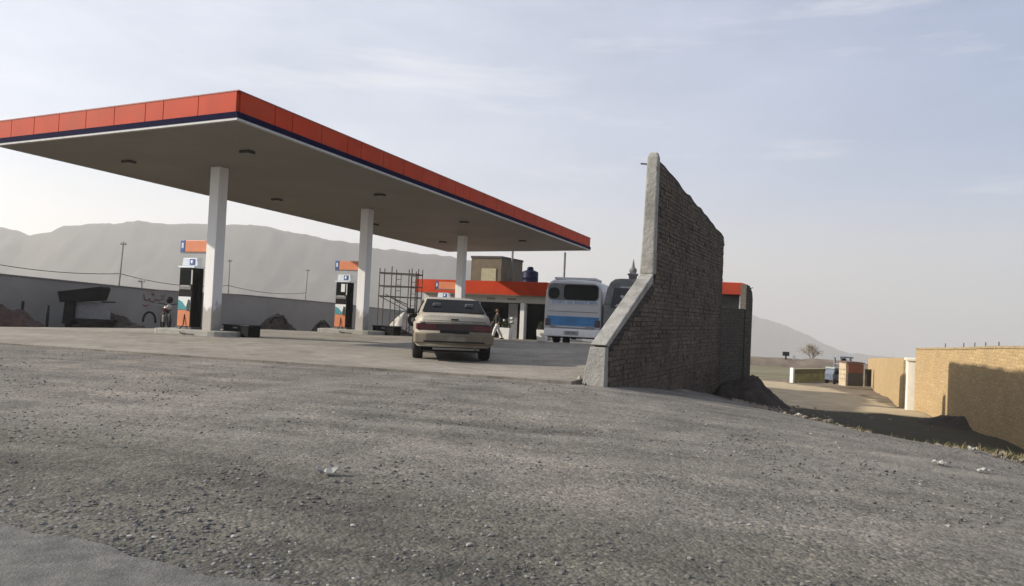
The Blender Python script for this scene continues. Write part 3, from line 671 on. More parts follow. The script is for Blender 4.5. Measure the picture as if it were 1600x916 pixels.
# ------------------------------------------------------------------ decorated lorry beside the coach
def lorry():
    p = at(985, 520, 30.5)
    t = thing('decorated_lorry', 'grey decorated lorry with a carved crest and spire, half behind the brick wall', 'lorry', (p.x, p.y, -.05), R(-12))
    G = mat('lorry_grey', (.14, .14, .135), .6, .25, 3, dirt=((.08, .08, .075), .5, .6)); DG = mat('painted_dark_panel', (.02, .022, .026), .5, .4, 9)
    MB().span((-1.15, 0, .55), (1.15, 7, 1.75)).build('cargo_body', G, t, bevel=.03)
    # crest board rising over the tail, rounded shoulders
    cr = [(-1.15, 1.75), (1.15, 1.75), (1.1, 2.5), (.98, 2.75), (.72, 2.85), (-.5, 2.85), (-.72, 2.82), (-.9, 2.68), (-1.03, 2.4)]
    c = MB(); c.prism(cr, -.02, .42); co = c.build('crest', G, t, bevel=.04)
    MB().prism([(-.86, 1.62), (.9, 1.62), (.9, 2.45), (-.74, 2.45)], -.05, -.022).build('painted_panel', DG, t)
    MB().prism([(-.84, 2.58), (.84, 2.58), (.8, 2.7), (-.7, 2.7)], -.045, -.022).build('carved_band', mat('verdigris', (.10, .12, .11), .6, .4, 14), t)
    PW = mat('painted_motif', (.32, .33, .34), .6, .25, 8)
    mo = MB(); mo.prism([(-.5, 2.12), (-.38, 2.17), (-.2, 2.0), (-.08, 1.88), (-.18, 1.84), (-.34, 1.96)], -.056, -.052); mo.build('motif', PW, t)
    mo = MB(); mo.prism([(.08, 1.78), (.2, 1.78), (.24, 2.36), (.1, 2.38)], -.056, -.052); mo.build('motif', PW, t)
    mo = MB(); mo.prism([(-.5, 2.46), (.1, 2.46), (.06, 2.53), (-.46, 2.53)], -.056, -.052); mo.build('motif', PW, t)
    MB().prism([(-.7, 1.68), (-.2, 1.68), (-.2, 1.76), (-.6, 1.78)], -.056, -.052).build('motif', PW, t)
    sp = MB(); sp.lathe([(.16, 0), (.17, .12), (.2, .16), (.24, .2), (.2, .24), (.12, .27), (.16, .35), (.14, .44), (.07, .5), (.05, .62), (.02, .8), (.0, .86)], (0, .15, 2.84), 14); sp.build('spire', G, t)
    MB().span((-1.1, 7.1, .6), (1.1, 8.9, 2.4)).build('cab', G, t, bevel=.12)
    MB().span((-1.0, 8.86, 1.5), (1.0, 8.93, 2.2)).build('windscreen', GLASS, t)
    for s in (1, -1):
        for y in (1.6, 7.9):
            MB().lathe([(.2, -.14), (.44, -.15), (.5, -.1), (.5, .1), (.44, .15), (.2, .14)], (0, 0, 0), 22, axis='X').build('wheel', RUBBER, t, loc=(s * .95, y, .5))
    MB().span((-.6, .3, .35), (.6, 8.6, .6)).build('chassis', BLACK, t)
lorry()

# ------------------------------------------------------------------ station shop
def shop():
    c = Vector((-1.58, 45.5, 0)); zb = -.7
    t = thing('station_shop', 'low pale station shop with an orange fascia and dark glass doors', 'building', c, -TH)
    x0, x1, D = -4.5, 4.32, 6.
    PL = PALEW
    w = MB()
    w.span((x0, .02, 1.75), (x1, .3, 2.2)); w.span((x0, .02, zb), (-1.3, .3, 1.75))
    w.span((x0, .3, zb), (x0 + .25, D, 2.95)); w.span((x1 - .25, .3, zb), (x1, D, 2.95)); w.span((x0 + .25, D - .25, zb), (x1 - .25, D, 2.95))
    w.build('wall', PL, t)
    MB().span((x0, -.9, 2.86), (x1, D, 2.96)).build('roof', CONC, t)
    MB().span((x0 + .05, -.85, 2.16), (x1 - .05, .018, 2.2)).build('porch_soffit', PALEW, t)
    f = MB(); f.span((x0 - .06, -1.0, 2.2), (x1 + .06, -.9, 3.0)); f.build('fascia', ORANGE, t)
    for x in (x0, x1): MB().span((x - .06, -.898, 2.2), (x + .06, D, 3.0)).build('side_fascia', ORANGE, t)
    MB().span((x0 - .05, -.99, 2.15), (x1 + .05, -.88, 2.197)).build('fascia_trim', mat('brown_trim', (.16, .09, .06), .6), t)
    # glazed front
    MB().span((-1.28, .12, zb), (1.5, .16, 1.74)).build('shop_window', GLASS, t)
    MB().span((1.52, .08, zb), (2.12, .14, 1.74)).build('door', mat('door_grey', (.17, .17, .17), .5), t)
    MB().span((1.58, .05, zb + .6), (1.62, .08, zb + 1.2)).build('handle', STEEL, t)
    MB().span((2.45, -.28, zb), (2.72, .3, 1.75)).build('pillar', WHITE, t)
    MB().span((2.74, .12, zb), (4.05, .16, 1.74)).build('shop_window', GLASS, t)
    for a in (-.4, .55): MB().span((a - .03, .08, zb), (a + .03, .2, 1.74)).build('window_frame', DARK, t)
    MB().span((-1.3, .06, 1.7), (4.05, .2, 1.748)).build('window_head', DARK, t)
    for a in (.05, 1.45): MB().span((a, .0, 1.9), (a + .55, .02, 2.02)).build('wall_lettering_plate', mat('faint_lettering', (.22, .2, .17), .8, .5, 20), t)
    for a, z in ((1.66, .75), (1.66, .5), (1.2, .6)): MB().span((a, .04, z), (a + .16, .06, z + .13)).build('sticker', POSTERW, t)
    MB().span((x0, -1.6, zb), (x1, .02, zb + .2)).build('step', CONC, t)
    MB().span((x0 + .3, .35, zb), (x1 - .3, D - .3, zb + .1)).build('floor', CONC, t)
    # room on the roof
    BR = mat('brown_plaster', (.13, .1, .065), .9, .2, 2, dirt=((.10, .075, .05), .45, .6))
    r = MB(); r.span((-2.3, 2.2, 2.97), (-.1, 5.6, 4.62)); ro = r.build('roof_room', BR, t)
    MB().span((-2.34, 2.15, 4.622), (-.06, 5.65, 4.76)).build('roof_slab', mat('dark_slab', (.06, .055, .05), .9), ro)
    MB().span((-1.5, 2.15, 3.0), (-.45, 2.197, 3.95)).build('door', mat('tan_door', (.32, .28, .18), .8), ro)
shop()
def water_tank():
    p = at(828, 438, 47.)
    t = thing('water_tank', 'blue plastic water tank on the shop roof', 'water tank', (p.x, p.y, 2.96))
    m = mat('blue_plastic', (.002, .003, .028), .55, .2, spec=.2)
    b = MB(); b.lathe([(.52, 0), (.52, .12), (.54, .14), (.52, .17), (.52, .42), (.54, .44), (.52, .47), (.52, .78), (.5, .84), (.3, .92), (.2, .95)], n=24); b.build('tank_body', m, t)
    MB().lathe([(.21, .952), (.2, 1.1), (.12, 1.16)], n=18).build('tank_lid', m, t)
    MB().tube([(.5, -.1, .1), (.65, -.1, .1), (.65, -.1, 0)], .03, 6).build('outlet_pipe', WHITE, t)
water_tank()
for i, (px, Y, zb, z1) in enumerate(((799, 48., 2.96, 5.15), (881, 46.5, -1.0, 5.1), (818, 48.3, 2.96, 3.9))):
    p = at(px, 440, Y)
    t = thing('steel_post', ['thin steel post on the shop roof beside the brown roof room', 'tall thin steel post rising behind the coach', 'short pale pipe post between roof room and blue tank'][i], 'post', (p.x, p.y, zb), 0, 'steel posts behind the canopy')
    MB().tube([(0, 0, 0), (0, 0, z1 - zb)], .07 if i < 2 else .05, 10).build('shaft', STEEL if i < 2 else WHITE, t)
    MB().box((0, 0, .05), (.3, .3, .1)).build('foot', WHITE, t)
for i, (px, py, Y) in enumerate(((790, 527, 43.2), (847, 529, 41.8))):
    p = at(px, py, Y); g = slab_z(Y)
    t = thing('planter', ['white planter box with a dark shrub, left of the shop pillar', 'white planter box with a dark shrub, by the coach bumper'][i], 'planter', (p.x, p.y, g), -TH, 'planters before the shop')
    w_ = (.62, .46)[i]
    MB().prism([(-w_ / 2, 0), (w_ / 2, 0), (w_ / 2 + .04, .66), (-w_ / 2 - .04, .66)], -.25, .25).build('box', WHITE, t, bevel=.02)
    l = MB(); r2 = random.Random(i)
    for k in range(160):
        a = r2.random() * 6.28; rr = r2.random() ** .5 * .3; z = .64 + r2.random() * (.62 - rr)
        q = Vector((rr * math.cos(a), rr * math.sin(a) * .7, z)); d = Vector((r2.uniform(-1, 1), r2.uniform(-1, 1), r2.uniform(-.2, 1))).normalized() * .12; s_ = d.cross(Vector((r2.uniform(-1, 1), r2.uniform(-1, 1), r2.uniform(-1, 1)))).normalized() * .035
        l.add([q - s_, q + d * .5 + s_, q + d, q + d * .4 - s_], [(0, 1, 2, 3)])
    l.build('shrub', mat('dark_leaf', (.03, .045, .02), .7, .4, 6), t)

# ------------------------------------------------------------------ person walking before the shop
def skin_body(name, joints, edges, m, parent, sub=2):
    me = bpy.data.meshes.new(name); me.from_pydata([j[0] for j in joints], edges, [])
    o = bpy.data.objects.new(name, me); COL.objects.link(o)
    md = o.modifiers.new('skin', 'SKIN'); md.use_smooth_shade = True
    for v, j in zip(me.skin_vertices[0].data, joints): v.radius = (j[1], j[1] * (j[2] if len(j) > 2 else 1)); v.use_root = False
    me.skin_vertices[0].data[0].use_root = True
    o.modifiers.new('sub', 'SUBSURF').levels = sub; o.modifiers['sub'].render_levels = sub
    me.materials.append(m); o.parent = parent
    return o
def person():
    p = at(776, 531, 41.5)
    t = thing('person', 'person in a dark top and white trousers walking before the shop', 'person', (p.x, p.y, slab_z(41.5) + .0), R(-70))
    SK = mat('skin', (.25, .14, .09), .6, .1)
    # facing local -y ; legs in stride along y
    J = [((0, 0, .93), .13, .8), ((0, 0, 1.12), .13, .75), ((0, -.01, 1.32), .15, .7), ((0, -.01, 1.45), .07), ((0, -.02, 1.53), .055), ((0, -.035, 1.63), .098, 1.1), ((0, -.03, 1.73), .08, 1.1),
         ((.19, 0, 1.38), .06), ((.24, .08, 1.12), .048), ((.25, -.02, .9), .036), ((.25, -.06, .82), .04), ((-.19, 0, 1.38), .06), ((-.24, -.06, 1.12), .048), ((-.24, -.2, .95), .036), ((-.24, -.26, .89), .04),
         ((.1, -.02, .86), .09), ((.1, -.2, .5), .065), ((.1, -.27, .1), .042), ((.1, -.38, .04), .045), ((-.1, .02, .86), .09), ((-.1, .12, .5), .065), ((-.1, .36, .14), .042), ((-.1, .3, .05), .045)]
    E = [(0, 1), (1, 2), (2, 3), (3, 4), (4, 5), (5, 6), (2, 7), (7, 8), (8, 9), (9, 10), (2, 11), (11, 12), (12, 13), (13, 14), (0, 15), (15, 16), (16, 17), (17, 18), (0, 19), (19, 20), (20, 21), (21, 22)]
    body = skin_body('body', J, E, SK, t)
    # fingers: short chains from each palm
    for (hx_, hy_, hz) in ((.25, -.06, .82), (-.24, -.26, .89)):
        for k in range(5):
            dx = (k - 2) * .018
            skin_body('finger', [((hx_ + dx, hy_, hz - .02), .012), ((hx_ + dx, hy_ - .02, hz - .06), .010), ((hx_ + dx, hy_ - .012, hz - .09 + abs(k - 2) * .008), .008)], [(0, 1), (1, 2)], SK, body, 1)
    skin_body('shirt', [((0, 0, .72), .2, .85), ((0, 0, .95), .175, .8), ((0, 0, 1.15), .165, .78), ((0, -.01, 1.33), .18, .72), ((0, -.01, 1.43), .1), ((.2, 0, 1.38), .078), ((.245, .08, 1.12), .065), ((.25, 0, .95), .052), ((-.2, 0, 1.38), .078), ((-.245, -.06, 1.12), .065), ((-.24, -.17, .99), .052)],
              [(0, 1), (1, 2), (2, 3), (3, 4), (3, 5), (5, 6), (6, 7), (3, 8), (8, 9), (9, 10)], mat('dark_cloth', (.018, .018, .02), .9), t)
    skin_body('trousers', [((0, 0, .9), .14, .8), ((.1, -.03, .82), .115), ((.1, -.2, .5), .1), ((.1, -.265, .16), .08), ((-.1, .03, .82), .115), ((-.1, .12, .5), .1), ((-.1, .33, .2), .08)],
              [(0, 1), (1, 2), (2, 3), (0, 4), (4, 5), (5, 6)], mat('white_cloth', (.72, .7, .66), .9, .06), t)
    skin_body('hair', [((0, .0, 1.66), .098, 1.05), ((0, -.02, 1.74), .09, 1.1)], [(0, 1)], BLACK, body, 2)
    for s, y, z in ((1, -.33, .035), (-1, .33, .06)):
        MB().box((s * .1, y, z), (.09, .26, .07)).build('shoe', BLACK, t, bevel=.03)
    # face
    for s in (1, -1): MB().lathe([(.004, -.004), (.012, 0), (.004, .004)], (s * .035, -.135, 1.645), 8).build('eye', BLACK, body)
    MB().prism([(-.018, 1.6), (.018, 1.6), (.008, 1.655), (-.008, 1.655)], -.158, -.12).build('nose', SK, body, bevel=.006)
    MB().box((0, -.135, 1.575), (.05, .01, .012)).build('mouth', mat('lip', (.16, .07, .06), .6), body)
    for s in (1, -1): MB().box((s * .102, -.03, 1.63), (.02, .04, .06)).build('ear', SK, body, bevel=.008)
person()

# ------------------------------------------------------------------ perimeter wall, left
WALLG = mat('grey_render', (.285, .285, .262), .92, .14, .5, bmp=.4, bscale=5, dirt=((.18, .18, .165), .5, .6))
pA, pB = at(-260, 418, 19.5), at(668, 493, 62.)
pts = [at(-300, 408, 24), at(0, 430, 29), at(250, 455, 36.5), at(380, 462, 42), at(520, 474.5, 51), at(648, 489, 63), at(740, 498, 78)]
def perimeter():
    t = thing('perimeter_wall', 'long grey rendered boundary wall behind the pumps', 'wall')
    w = MB(); c = MB()
    for a, b in zip(pts[:-1], pts[1:]):
        d = (b - a); d.z = 0; n = Vector((-d.y, d.x, 0)).normalized() * .22
        za, zb_ = gz(a.x, a.y) - 1.2, gz(b.x, b.y) - 1.2
        v = [(a.x, a.y, za), (b.x, b.y, zb_), (b.x, b.y, b.z), (a.x, a.y, a.z)]
        w.add(v + [(p[0] + n.x, p[1] + n.y, p[2]) for p in v], [(0,1,2,3),(7,6,5,4),(3,2,6,7),(0,4,5,1),(0,3,7,4),(1,5,6,2)])
        m = n * .15
        v = [(a.x - m.x, a.y - m.y, a.z + .004), (b.x - m.x, b.y - m.y, b.z + .004), (b.x + n.x + m.x, b.y + n.y + m.y, b.z + .004), (a.x + n.x + m.x, a.y + n.y + m.y, a.z + .004)]
        c.add(v + [(p[0], p[1], p[2] + .06) for p in v], [(3,2,1,0),(4,5,6,7),(0,1,5,4),(1,2,6,5),(2,3,7,6),(3,0,4,7)])
    w.build('wall_face', WALLG, t); c.build('coping', mat('grey_coping', (.2, .195, .185), .9), t)
    # faded red lettering sprayed on the render
    a, b = pts[2], pts[1]; d = (pts[2] - pts[1]); d.z = 0; d.normalize(); n = Vector((d.y, -d.x, 0))
    RD = mat('faded_red_paint', (.16, .055, .05), .9, .3, 10)
    g = MB(); r3 = random.Random(5)
    o = at(230, 470, 35.5); o = pts[1] + d * ((o - pts[1]).dot(d)); o.z = at(230, 470, o.y).z
    def stroke(ps, wd=.05):
        for p, q in zip(ps[:-1], ps[1:]):
            p3 = o + d * p[0] + Vector((0, 0, p[1])) + n * .012; q3 = o + d * q[0] + Vector((0, 0, q[1])) + n * .012
            g.tube([p3, q3], wd / 2, 4)
    stroke([(0, .3), (.05, .05), (.2, 0), (.35, .1), (.4, -.02), (.6, -.05), (.7, .08), (.9, .03), (1.15, .1), (1.3, .35)]); stroke([(.45, .35), (.6, .25), (.55, .4)]); stroke([(1.05, .3), (1.1, .2)]); stroke([(0, -.2), (.15, -.28), (.3, -.2)])
    g.build('painted_script', RD, t)
perimeter()
# poles and wires beyond the wall ---------------------------------------------------
tops = []
POL = ['leaning utility pole with a crossarm, tallest of the row beyond the grey wall', 'thin utility pole just right of the nearest column', 'thin pole beyond the wall, left of the middle column', 'short stub pole on the grey wall, left of the nearest dispenser']
for i, (pxb, pyb, pxt, pyt, Y) in enumerate(((185, 455, 193, 378, 46), (356, 470, 359, 405, 56), (476, 480, 481, 420, 66), (222, 458, 221, 438, 40))):
    a, b = at(pxb, pyb, Y), at(pxt, pyt, Y); g = gz(a.x, a.y); d = (b - a)
    base = a - d * ((a.z - g) / d.z)
    t = thing('utility_pole', POL[i], 'pole', base, 0, 'poles beyond the perimeter wall')
    PM = mat('weathered_pole', (.22, .215, .2), .9)
    MB().tube([(0, 0, 0), b - base], [.065, .04], 8).build('shaft', PM, t)
    k = b - base
    MB().box(k * .97, (.36, .05, .05), .3).build('crossarm', PM, t)
    for s in (-.14, .14): MB().lathe([(.03, 0), (.045, .04), (.02, .1)], (k.x * .97 + s, k.y * .97, k.z * .97 + .035), 8).build('insulator', LIP, t)
    tops.append(base + k * .62)
WIRE = mat('wire', (.06, .06, .06), .6)
def wire(a, b, sag, label):
    ps = [a.lerp(b, k / 14) - Vector((0, 0, sag * 4 * (k / 14) * (1 - k / 14))) for k in range(15)]
    o = MB().tube([p - a for p in ps], .022, 5).build('overhead_wire', WIRE, None, loc=a); tag(o, label, 'wire', 'wires between the poles')
wire(at(-60, 402, 42), tops[0], .3, 'sagging thin wire from the left edge to the leaning pole')
wire(tops[0], tops[1], .35, 'thin wire between the leaning pole and the nearest column')
wire(tops[1], tops[2], .3, 'thin wire right of the nearest column, before the hills')

# clutter along the wall -------------------------------------------------------------
def heap(name, label, c, rx_, ry_, h, m, seed, rz=0, cat='heap', lumps=1.):
    n, k = 54, 24; v = []; f = []
    c = Vector(c)
    for i in range(k + 1):
        r = 1 - i / k
        for j in range(n):
            a = 2 * math.pi * j / n
            q = 1 + .22 * mnoise.noise((math.cos(a) * 1.6 + seed, math.sin(a) * 1.6, seed))
            x, y = rx_ * r * q * math.cos(a), ry_ * r * q * math.sin(a)
            z = h * (1 - r ** 1.5) * (1 + .35 * lumps * mnoise.noise((x * 1.5 + seed, y * 1.5, 3))) + .12 * lumps * h * mnoise.noise((x * 5, y * 5, seed)) + .07 * lumps * h * mnoise.noise((x * 13, y * 13, seed)) - .12 * r
            v.append((x, y, z))
    for i in range(k):
        for j in range(n): f.append((i * n + j, i * n + (j + 1) % n, (i + 1) * n + (j + 1) % n, (i + 1) * n + j))
    mb = MB(); mb.add(v, f, 0, True); o = mb.build(name, m, None, loc=c, rz=rz); tag(o, label, cat); return o
def gpt(px, py, Y, dz=0):
    p = at(px, py, Y); p.z = gz(p.x, p.y) + dz; return p
def rest(px, py, Y):  # point at pixel, used as the foot of something that stands there
    return at(px, py, Y)
heap('soil_heap', 'reddish brown soil heap against the wall at the left edge', at(5, 514, 27.8), 2.4, 1.0, .85, REDSOIL, 1, R(-20))
heap('soil_heap', 'long low dark soil bank below the leaning stall roof', at(165, 516, 32), 3.0, .9, .75, SOIL, 2, R(-25))
heap('soil_heap', 'dark brown heap with a loop of hose, between the first two columns', at(430, 521, 42.), 1.5, .9, 1.1, SOIL, 3, R(-20))
heap('soil_heap', 'small dark heap left of the second dispenser', at(505, 522, 46.), 1.0, .7, .85, SOIL, 4)
heap('soil_heap', 'dark rubble heap under the scaffold', at(615, 527, 36.5), 1.5, .7, .45, SOIL, 5)
def loop(label, px, py, Y, w, h, r=.05):
    p = at(px, py, Y)
    ps = [(w * math.cos(a), 0, h * math.sin(a)) for a in np.linspace(-.15, math.pi + .1, 13)]
    o = MB().tube([Vector(q) for q in ps], r, 7).build('bent_hose', BLACK, None, loc=p, rz=R(-15)); tag(o, label, 'hose', 'bent hoses by the wall')
loop('black hose bent in a hoop near the red wall script', 233, 502, 34, .34, .42)
loop('black hose arched over the brown heap between the first two columns', 434, 505, 40.6, .46, .36, .08)
loop('black hose hoop by the small heap left of the second dispenser', 505, 513, 45, .38, .34, .07)
def stall():
    p = at(138, 500, 31.)
    t = thing('roadside_stall', 'dark makeshift stall with a sloping roof and pale panel against the grey wall', 'stall', (p.x, p.y, p.z), R(4))
    t.scale = (1.12, 1.12, 1.12)
    MB().prism([(-1.0, 1.02), (.55, 1.28), (.62, 1.2), (.5, .75), (-.9, .62)], -.35, .3).build('roof', BLACK, t, bevel=.02)
    MB().box((-.62, 0, .3), (.34, .5, .95), M=Matrix.Rotation(R(4), 3, 'Y')).build('upright', DARK, t)
    MB().box((.18, -.05, .36), (1.25, .06, .62)).build('panel', mat('grey_panel', (.21, .21, .22), .7, .12), t)
    MB().box((.1, -.05, -.0), (1.75, .5, .08)).build('counter', DARK, t)
    for x in (-.7, .85): MB().box((x, 0, -.35), (.08, .4, .7)).build('leg', DARK, t)
    MB().box((.72, -.06, .7), (.5, .06, .05)).build('rail', DARK, t)
stall()
STK = ['upper short dark stake left of the makeshift stall, above the reddish heap', 'short dark stake close to the makeshift stall']
for i, (px, py, h) in enumerate(((34, 491, .5), (73, 508, .75))):
    p = at(px, py, 28.2); o = MB().tube([(0, 0, -.3), (.02, 0, h)], .05, 6).build('stake', DARK, None, loc=p); tag(o, STK[i], 'stake', 'dark stakes by the wall')
def motorbike():
    p = at(258, 515, 32.)
    t = thing('motorcycle', 'dark motorcycle parked facing out beside the nearest dispenser', 'motorcycle', (p.x, p.y, p.z + .02), R(35))
    t.scale = (1.12, 1.12, 1.12)
    for y in (-.62, .62):
        ps = [(0, y + .28 * math.cos(a), .29 + .28 * math.sin(a)) for a in np.linspace(0, 2 * math.pi, 19)]
        w = MB().tube(ps, .05, 7, cap=False).build('wheel', RUBBER, t)
        s = MB()
        for k in range(6): s.tube([(0, y, .29), (0, y + .27 * math.cos(k * 1.05), .29 + .27 * math.sin(k * 1.05))], .008, 4)
        s.build('spokes', STEEL, w)
    fr_ = MB(); fr_.tube([(0, .62, .29), (0, .35, .62), (0, -.3, .7), (0, -.46, .82)], .03, 6); fr_.tube([(0, -.3, .7), (0, -.1, .3), (0, .62, .29)], .03, 6); fr_.tube([(0, -.62, .29), (0, -.46, .88)], .03, 6); fr_.build('frame', DARK, t)
    MB().lathe([(.02, -.3), (.12, -.2), (.15, 0), (.13, .18), (.03, .28)], (0, 0, 0), 12).build('fuel_tank', mat('dark_red_tank', (.08, .015, .015), .35), t, loc=(0, -.12, .78)).rotation_euler.x = R(85)
    MB().prism([(.12, .72), (.7, .78), (.72, .86), (.1, .82)], -.12, .12, 'YZ').build('saddle', BLACK, t, bevel=.03)
    MB().tube([(-.36, -.36, 1.0), (-.2, -.44, .98), (0, -.46, .92), (.2, -.44, .98), (.36, -.36, 1.0)], .018, 6).build('handlebar', DARK, t)
    MB().lathe([(.03, 0), (.1, .04), (.1, .1), (.03, .12)], (0, 0, 0), 12).build('headlight', LIP, t, loc=(0, -.5, .86)).rotation_euler.x = R(90)
    MB().box((0, -.05, .4), (.26, .36, .28)).build('engine', STEEL, t, bevel=.04)
    MB().lathe([(.02, 0), (.11, .05), (.13, .14), (.09, .24), (.0, .27)], (0, 0, 0), 14).build('helmet', BLACK, t, loc=(.05, -.3, 1.0))
motorbike()
def scaffold():
    p = at(622, 524, 38.)
    t = thing('scaffold', 'tall steel scaffold frame with a ladder, standing behind the middle column', 'scaffold', (p.x, p.y, p.z), R(-8))
    W2, D2, H2 = 1.02, .8, 3.3
    for x in (-W2, -.38, .3, .68 , W2):
        for y in (-D2 / 2, D2 / 2):
            if x in (-.38, .3) and y < 0 and x > 0: continue
            MB().tube([(x, y, 0), (x + .015, y, H2 + rnd.uniform(.0, .25))], .026, 6).build('upright', RUSTY, t)
    for z in (1.98, 2.5, 3.16):
        for y in (-D2 / 2, D2 / 2): MB().tube([(-W2, y, z + rnd.uniform(-.03, .03)), (W2, y, z + rnd.uniform(-.03, .03))], .03, 6).build('ledger', RUSTY, t)
        for x in (-W2, W2): MB().tube([(x, -D2 / 2, z), (x, D2 / 2, z)], .024, 6).build('transom', RUSTY, t)
    for a, b in (((-W2, -.4, 2.0), (.7, -.4, 1.2)), ((-.9, .4, 2.1), (1.0, .4, 1.1)), ((-.7, -.42, .2), (.1, -.42, 1.05)), ((.1, .4, .1), (.9, .4, .95)), ((-.4, -.42, 1.95), (.3, .42, 1.6))):
        MB().tube([a, b], .024, 6).build('brace', RUSTY, t)
    la = MB()
    for x in (.68, .98): la.tube([(x, -.44, .1), (x, -.44, 3.2)], .02, 5)
    for k in range(10): la.tube([(.68, -.44, .35 + k * .3), (.98, -.44, .35 + k * .3)], .016, 5)
    la.build('ladder', RUSTY, t)
    lb = MB()
    for x in (-.38, -.12): lb.tube([(x, .44, .9), (x, .44, 3.2)], .018, 5)
    for k in range(7): lb.tube([(-.38, .44, 1.1 + k * .3), (-.12, .44, 1.1 + k * .3)], .014, 5)
    lb.build('ladder', RUSTY, t)
scaffold()
def tarp():
    p = at(632, 516, 44.)
    o = heap('sheet_covered_pile', 'pale sheet covered pile behind the scaffold', p, 1.15, .8, 1.05, mat('dusty_sheet', (.38, .36, .33), .9, .2, 2), 9, 0, 'pile', .5)
tarp()
p = at(648, 513, 30); o = MB().tube([(.2 * math.cos(a), 0, .2 * math.sin(a)) for a in np.linspace(0, 2 * math.pi, 17)], .075, 8, cap=False).build('tyre', RUBBER, None, loc=at(647, 500, 30), rz=R(20))
tag(o, 'black tyre hung on a post left of the white sedan', 'tyre')
p0 = at(647, 500, 30); o = MB().tube([(0, 0, -.9), (0, 0, .15)], .04, 6).build('short_post', RUSTY, None, loc=p0 + Vector((0, .12, 0))); tag(o, 'short rusty post carrying the tyre', 'post')

# ------------------------------------------------------------------ the tall brick wall at the forecourt edge
BRICK = brick_mat('rough_dark_brick', (.085, .068, .056), (.06, .05, .042), (.04, .036, .032), bmp=1., dirt=(.034, .032, .029), dirt_amt=.65)
P0 = Vector((1.61, 12.5, 0)); P1 = Vector((6.27, 22.0, 0)); WD = (P1 - P0).normalized(); WL = (P1 - P0).length; WANG = math.atan2(WD.y, WD.x)
def tall_wall():
    t = thing('brick_end_wall', 'tall rough brick wall with a stepped plastered end at the forecourt edge', 'wall', P0, WANG)
    # local x along the wall, local -y the face looking right
    T1, ZT, ZF = 2.81, 4.53, 3.76
    prof = [(.16, -1.6), (.16, .70), (T1 + .02, 1.95)]
    # slightly ragged top edge
    top = []
    n = 18; r4 = random.Random(3)
    for k in range(n + 1):
        x = T1 + .2 + (WL - T1 - .2) * k / n; z = ZT + .02 + (ZF - ZT) * ((k / n) ** 1.05) - .03
        top.append((x, z + r4.uniform(-.045, .03)))
    poly = prof[:2] + [(T1 + .2, .70 + (T1 + .04) * .4717)] + top + [(WL, ZF - .25), (WL + .03, -1.6)]
    MB().prism(poly, -.0, .22).build('brick_face', BRICK, t)
    # plaster skin on the end: low stub, sloping coping, upright pillar
    e = MB(); ev = []
    for z, a_, b_, x_ in ((-.3, -.035, .39, -.05), (.1, -.03, .36, -.035), (.45, -.024, .30, -.02), (.70, -.02, .262, .0)): ev += [(x_, a_, z), (.158, a_, z), (.158, b_, z), (x_, b_, z)]
    e.add(ev, [(3, 2, 1, 0), (12, 13, 14, 15)] + [(4 * q + k, 4 * q + (k + 1) % 4, 4 * q + 4 + (k + 1) % 4, 4 * q + 4 + k) for q in range(3) for k in range(4)]); e.build('end_stub', PLASTER, t, bevel=.01)
    e = MB(); e.prism([(0, .742), (.158, .702), (T1 + .018, 1.952), (T1 + .018, 2.15), (T1 - .03, 2.12)], -.022, .255); e.build('sloping_coping', PLASTER, t, bevel=.012)
    pl = MB(); v = []
    zs = [(2.13, -.035, .27, -.02), (2.6, -.025, .255, .0), (3.4, -.02, .235, .01), (4.2, -.02, .225, .02), (4.55, -.018, .22, .03), (4.66, .02, .19, .07)]
    for z, a, b, x in zs: v += [(T1 + x - .0, a, z), (T1 + .20, a, z), (T1 + .20, b, z), (T1 + x, b, z)]
    f = [(3, 2, 1, 0), tuple(4 * (len(zs) - 1) + k for k in range(4))]
    for i in range(len(zs) - 1):
        for k in range(4): f.append((4 * i + k, 4 * i + (k + 1) % 4, 4 * i + 4 + (k + 1) % 4, 4 * i + 4 + k))
    pl.add(v, f); pl.build('end_pillar', PLASTER, t, bevel=.03)
    MB().tube([(T1 + .1, .2, 4.42), (T1 + .06, .36, 4.43)], .018, 6).build('rebar_stub', RUSTY, t)
    # every brick of the rough face stands a little proud of its neighbours
    hb = MB(); r5 = random.Random(8); sh = []
    def ztop(x): return (.70 + (x - .16) * .445) - .1 if x < T1 else ZT + (ZF - ZT) * ((x - T1 - .2) / (WL - T1 - .2)) - .05
    row = 0; z = -1.5
    while z < 4.6:
        x = .17 + (row % 2) * .12; header = row % 3 == 2; hgt = .072 + r5.uniform(-.006, .006)
        while x < WL - .05:
            L_ = (.115 if header else .235) * r5.uniform(.92, 1.05)
            xe = min(x + L_, WL - .01)
            zz = z + .025 * mnoise.noise((x * .5, row * .3, 2)) + .012 * mnoise.noise((x * 2, row, 7))
            if zz + hgt < min(ztop(x), ztop(xe)) and xe - x > .05 and r5.random() > .015:
                p = .005 + .013 * r5.random() + (.016 if r5.random() < .05 else 0)
                c0 = len(hb.v)
                j_ = lambda: r5.uniform(-.006, .006)
                v = [(x + j_(), .004, zz + j_()), (xe + j_(), .004, zz + j_()), (xe + j_(), .004, zz + hgt + j_()), (x + j_(), .004, zz + hgt + j_())]
                v += [(q[0] + j_() * .6, -p + j_(), q[2] + j_() * .6) for q in v]
                hb.add(v, [(4, 5, 6, 7), (0, 1, 5, 4), (1, 2, 6, 5), (2, 3, 7, 6), (3, 0, 4, 7)])
                sh += [min(1, max(0, r5.gauss(.45, .15)))] * 8
            x = xe + .014
        z += hgt + .016; row += 1
    m, nt, b = nodes_of('rough_brick')
    a = N(nt, 'ShaderNodeAttribute', attribute_name='shade')
    col = ramp(nt, a.outputs['Fac'], [(0, (.095, .073, .056)), (.5, (.135, .107, .082)), (1, (.18, .145, .112))])
